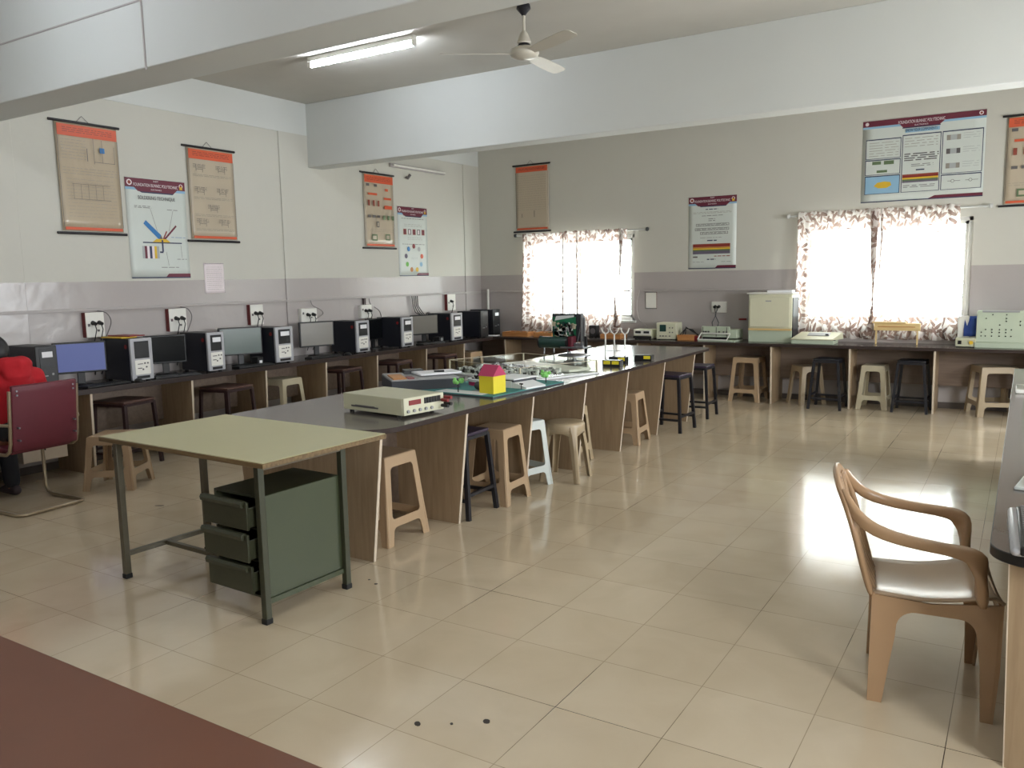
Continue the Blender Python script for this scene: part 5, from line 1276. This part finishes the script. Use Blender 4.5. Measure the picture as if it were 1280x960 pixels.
    for s in (-1, 1):
        b = MB(); P = [(-.31,.135*s,.04), (-.34,.135*s,.045), (-.40,.138*s,.05), (-.47,.142*s,.042), (-.53,.146*s,.032), (-.56,.148*s,.026)]
        b.sweep(P, [(.024,.026),(.036,.042),(.04,.048),(.045,.038),(.042,.028),(.022,.016)], n=14, up=(0,0,1)); b.build('shoe', SHOE, t, sub=1, ang=180)
    b = MB()
    for s in (-1, 1):
        b.use(WHITEP); bmesh.ops.create_uvsphere(b.bm, u_segments=12, v_segments=8, radius=.0105, matrix=Matrix.Translation(hc+Vector((-.078,.03*s,.012))))
    b.build('eyes', WHITEP, t)
    b = MB()
    for s in (-1, 1): b.cyl(hc+Vector((-.0865,.031*s,.011)), hc+Vector((-.0902,.0315*s,.011)), .0055, n=12)
    b.build('pupils', BLACKP, t)
    b = MB(); b.sweep([hc+Vector((-.073,-.022,-.060)), hc+Vector((-.081,0,-.061)), hc+Vector((-.073,.022,-.060))], .0055, n=8); b.build('mouth', MAROON, t)
    b = MB(); bmesh.ops.create_uvsphere(b.bm, u_segments=32, v_segments=24, radius=1)
    dl = []
    for v in b.bm.verts:
        x, y, z = v.co
        if x < -.35 and z < .45 or z < -.55: dl.append(v); continue
        q = 1+.03*math.sin(14*y+5*z); v.co = (x*.108*q+.004, y*.088*q, z*.125*q+.006)
    bmesh.ops.delete(b.bm, geom=dl, context='VERTS')
    o = b.build('hair', HAIR, t, loc=hc, ang=180); m = o.modifiers.new('s', 'SOLIDIFY'); m.thickness = .012; m.offset = -1
    b = MB(); b.sweep([hc+Vector((.07,0,-.05)), hc+Vector((.115,0,-.07)), hc+Vector((.12,0,-.10)), hc+Vector((.1,0,-.13))], [.03,.038,.03,.012], n=12); b.build('hair_bun', HAIR, t, sub=1, ang=180)
    MB().sweep([hc+Vector((.02,-.06,.10)), hc+Vector((.045,0,.112)), hc+Vector((.02,.06,.10))], .004, n=6).build('hair_band', METAL, t)
person()
# small drawer box with a heart-shaped hole hung under the counter
t = thing('drawer_box', 'pale drawer with a small dark finger hole under the counter by the seated person', 'drawer', (-5.285, .56, .21))
MB().box(-.3, 0, -.17, .19, 0, .14).build('box', PALEW if 0 else EDGEW, t, bev=.003)
MB().sweep([(0,.0,.1),(.004,.0,.1)], .022, n=3).build('finger_hole', BLACKP, t)
for y in (-.16, .18): MB().box(-.29, -.01, y-.008, y+.008, .14, .494).build('hanger', EDGEW, t)

# ------------------------------------------------------------------ marks on the floor
for x, y, a, c, lb in ((-.378,-.783,.014,.010,'dark speck left on the cracked-joint floor tile'), (-.168,-.643,.015,.011,'dark speck right on the floor tile nearest the camera'), (-.27,-.72,.006,.005,'tiny speck between the two dark floor specks'), (-1.446,.206,.009,.007,'dark speck on the floor right of the green desk'), (-1.52,.235,.006,.005,'tiny speck on the floor beside the green desk leg'), (-3.9,.62,.03,.006,'thin dark scrap on the floor left of the green desk')):
    b = MB(); n = 9; rn = random.Random(int(x*100)); pts = [((1+.3*rn.random())*a*math.cos(2*PI*k/n), (1+.3*rn.random())*c*math.sin(2*PI*k/n)) for k in range(n)]
    b.prism(pts, lambda p, q: (p, q, 0), (), d=(0,0,.0015)); tag(b.build('floor_speck', DIRT, loc=(x,y,.0002), rz=rn.random()*3), lb, 'dirt', 'dark specks on the floor')

# ------------------------------------------------------------------ light
w = bpy.data.worlds.new('daylight'); bpy.context.scene.world = w; w.use_nodes = True
bg = w.node_tree.nodes['Background']; bg.inputs['Color'].default_value = (.93, .97, 1.0, 1); bg.inputs['Strength'].default_value = 23
for k, q in enumerate((W1, W2)):
    l = bpy.data.lights.new('window_portal', 'AREA'); l.shape = 'RECTANGLE'; l.size = q[1]-q[0]; l.size_y = q[3]-q[2]; l.cycles.is_portal = True
    o = bpy.data.objects.new('window_portal', l); C.objects.link(o); o.location = ((q[0]+q[1])/2, YB+.22, (q[2]+q[3])/2); o.rotation_euler = (-PI/2, 0, 0)
for q in ADDED_WIN:
    l = bpy.data.lights.new('window_portal', 'AREA'); l.shape = 'RECTANGLE'; l.size = q[3]-q[2]; l.size_y = q[1]-q[0]; l.cycles.is_portal = True
    o = bpy.data.objects.new('window_portal', l); C.objects.link(o); o.location = (XR+.16, (q[0]+q[1])/2, (q[2]+q[3])/2); o.rotation_euler = (0, PI/2, 0)
vs = bpy.context.scene.view_settings
vs.view_transform = 'Standard'; vs.look = 'None'; vs.exposure = 0.65; vs.gamma = 1; vs.use_curve_mapping = False
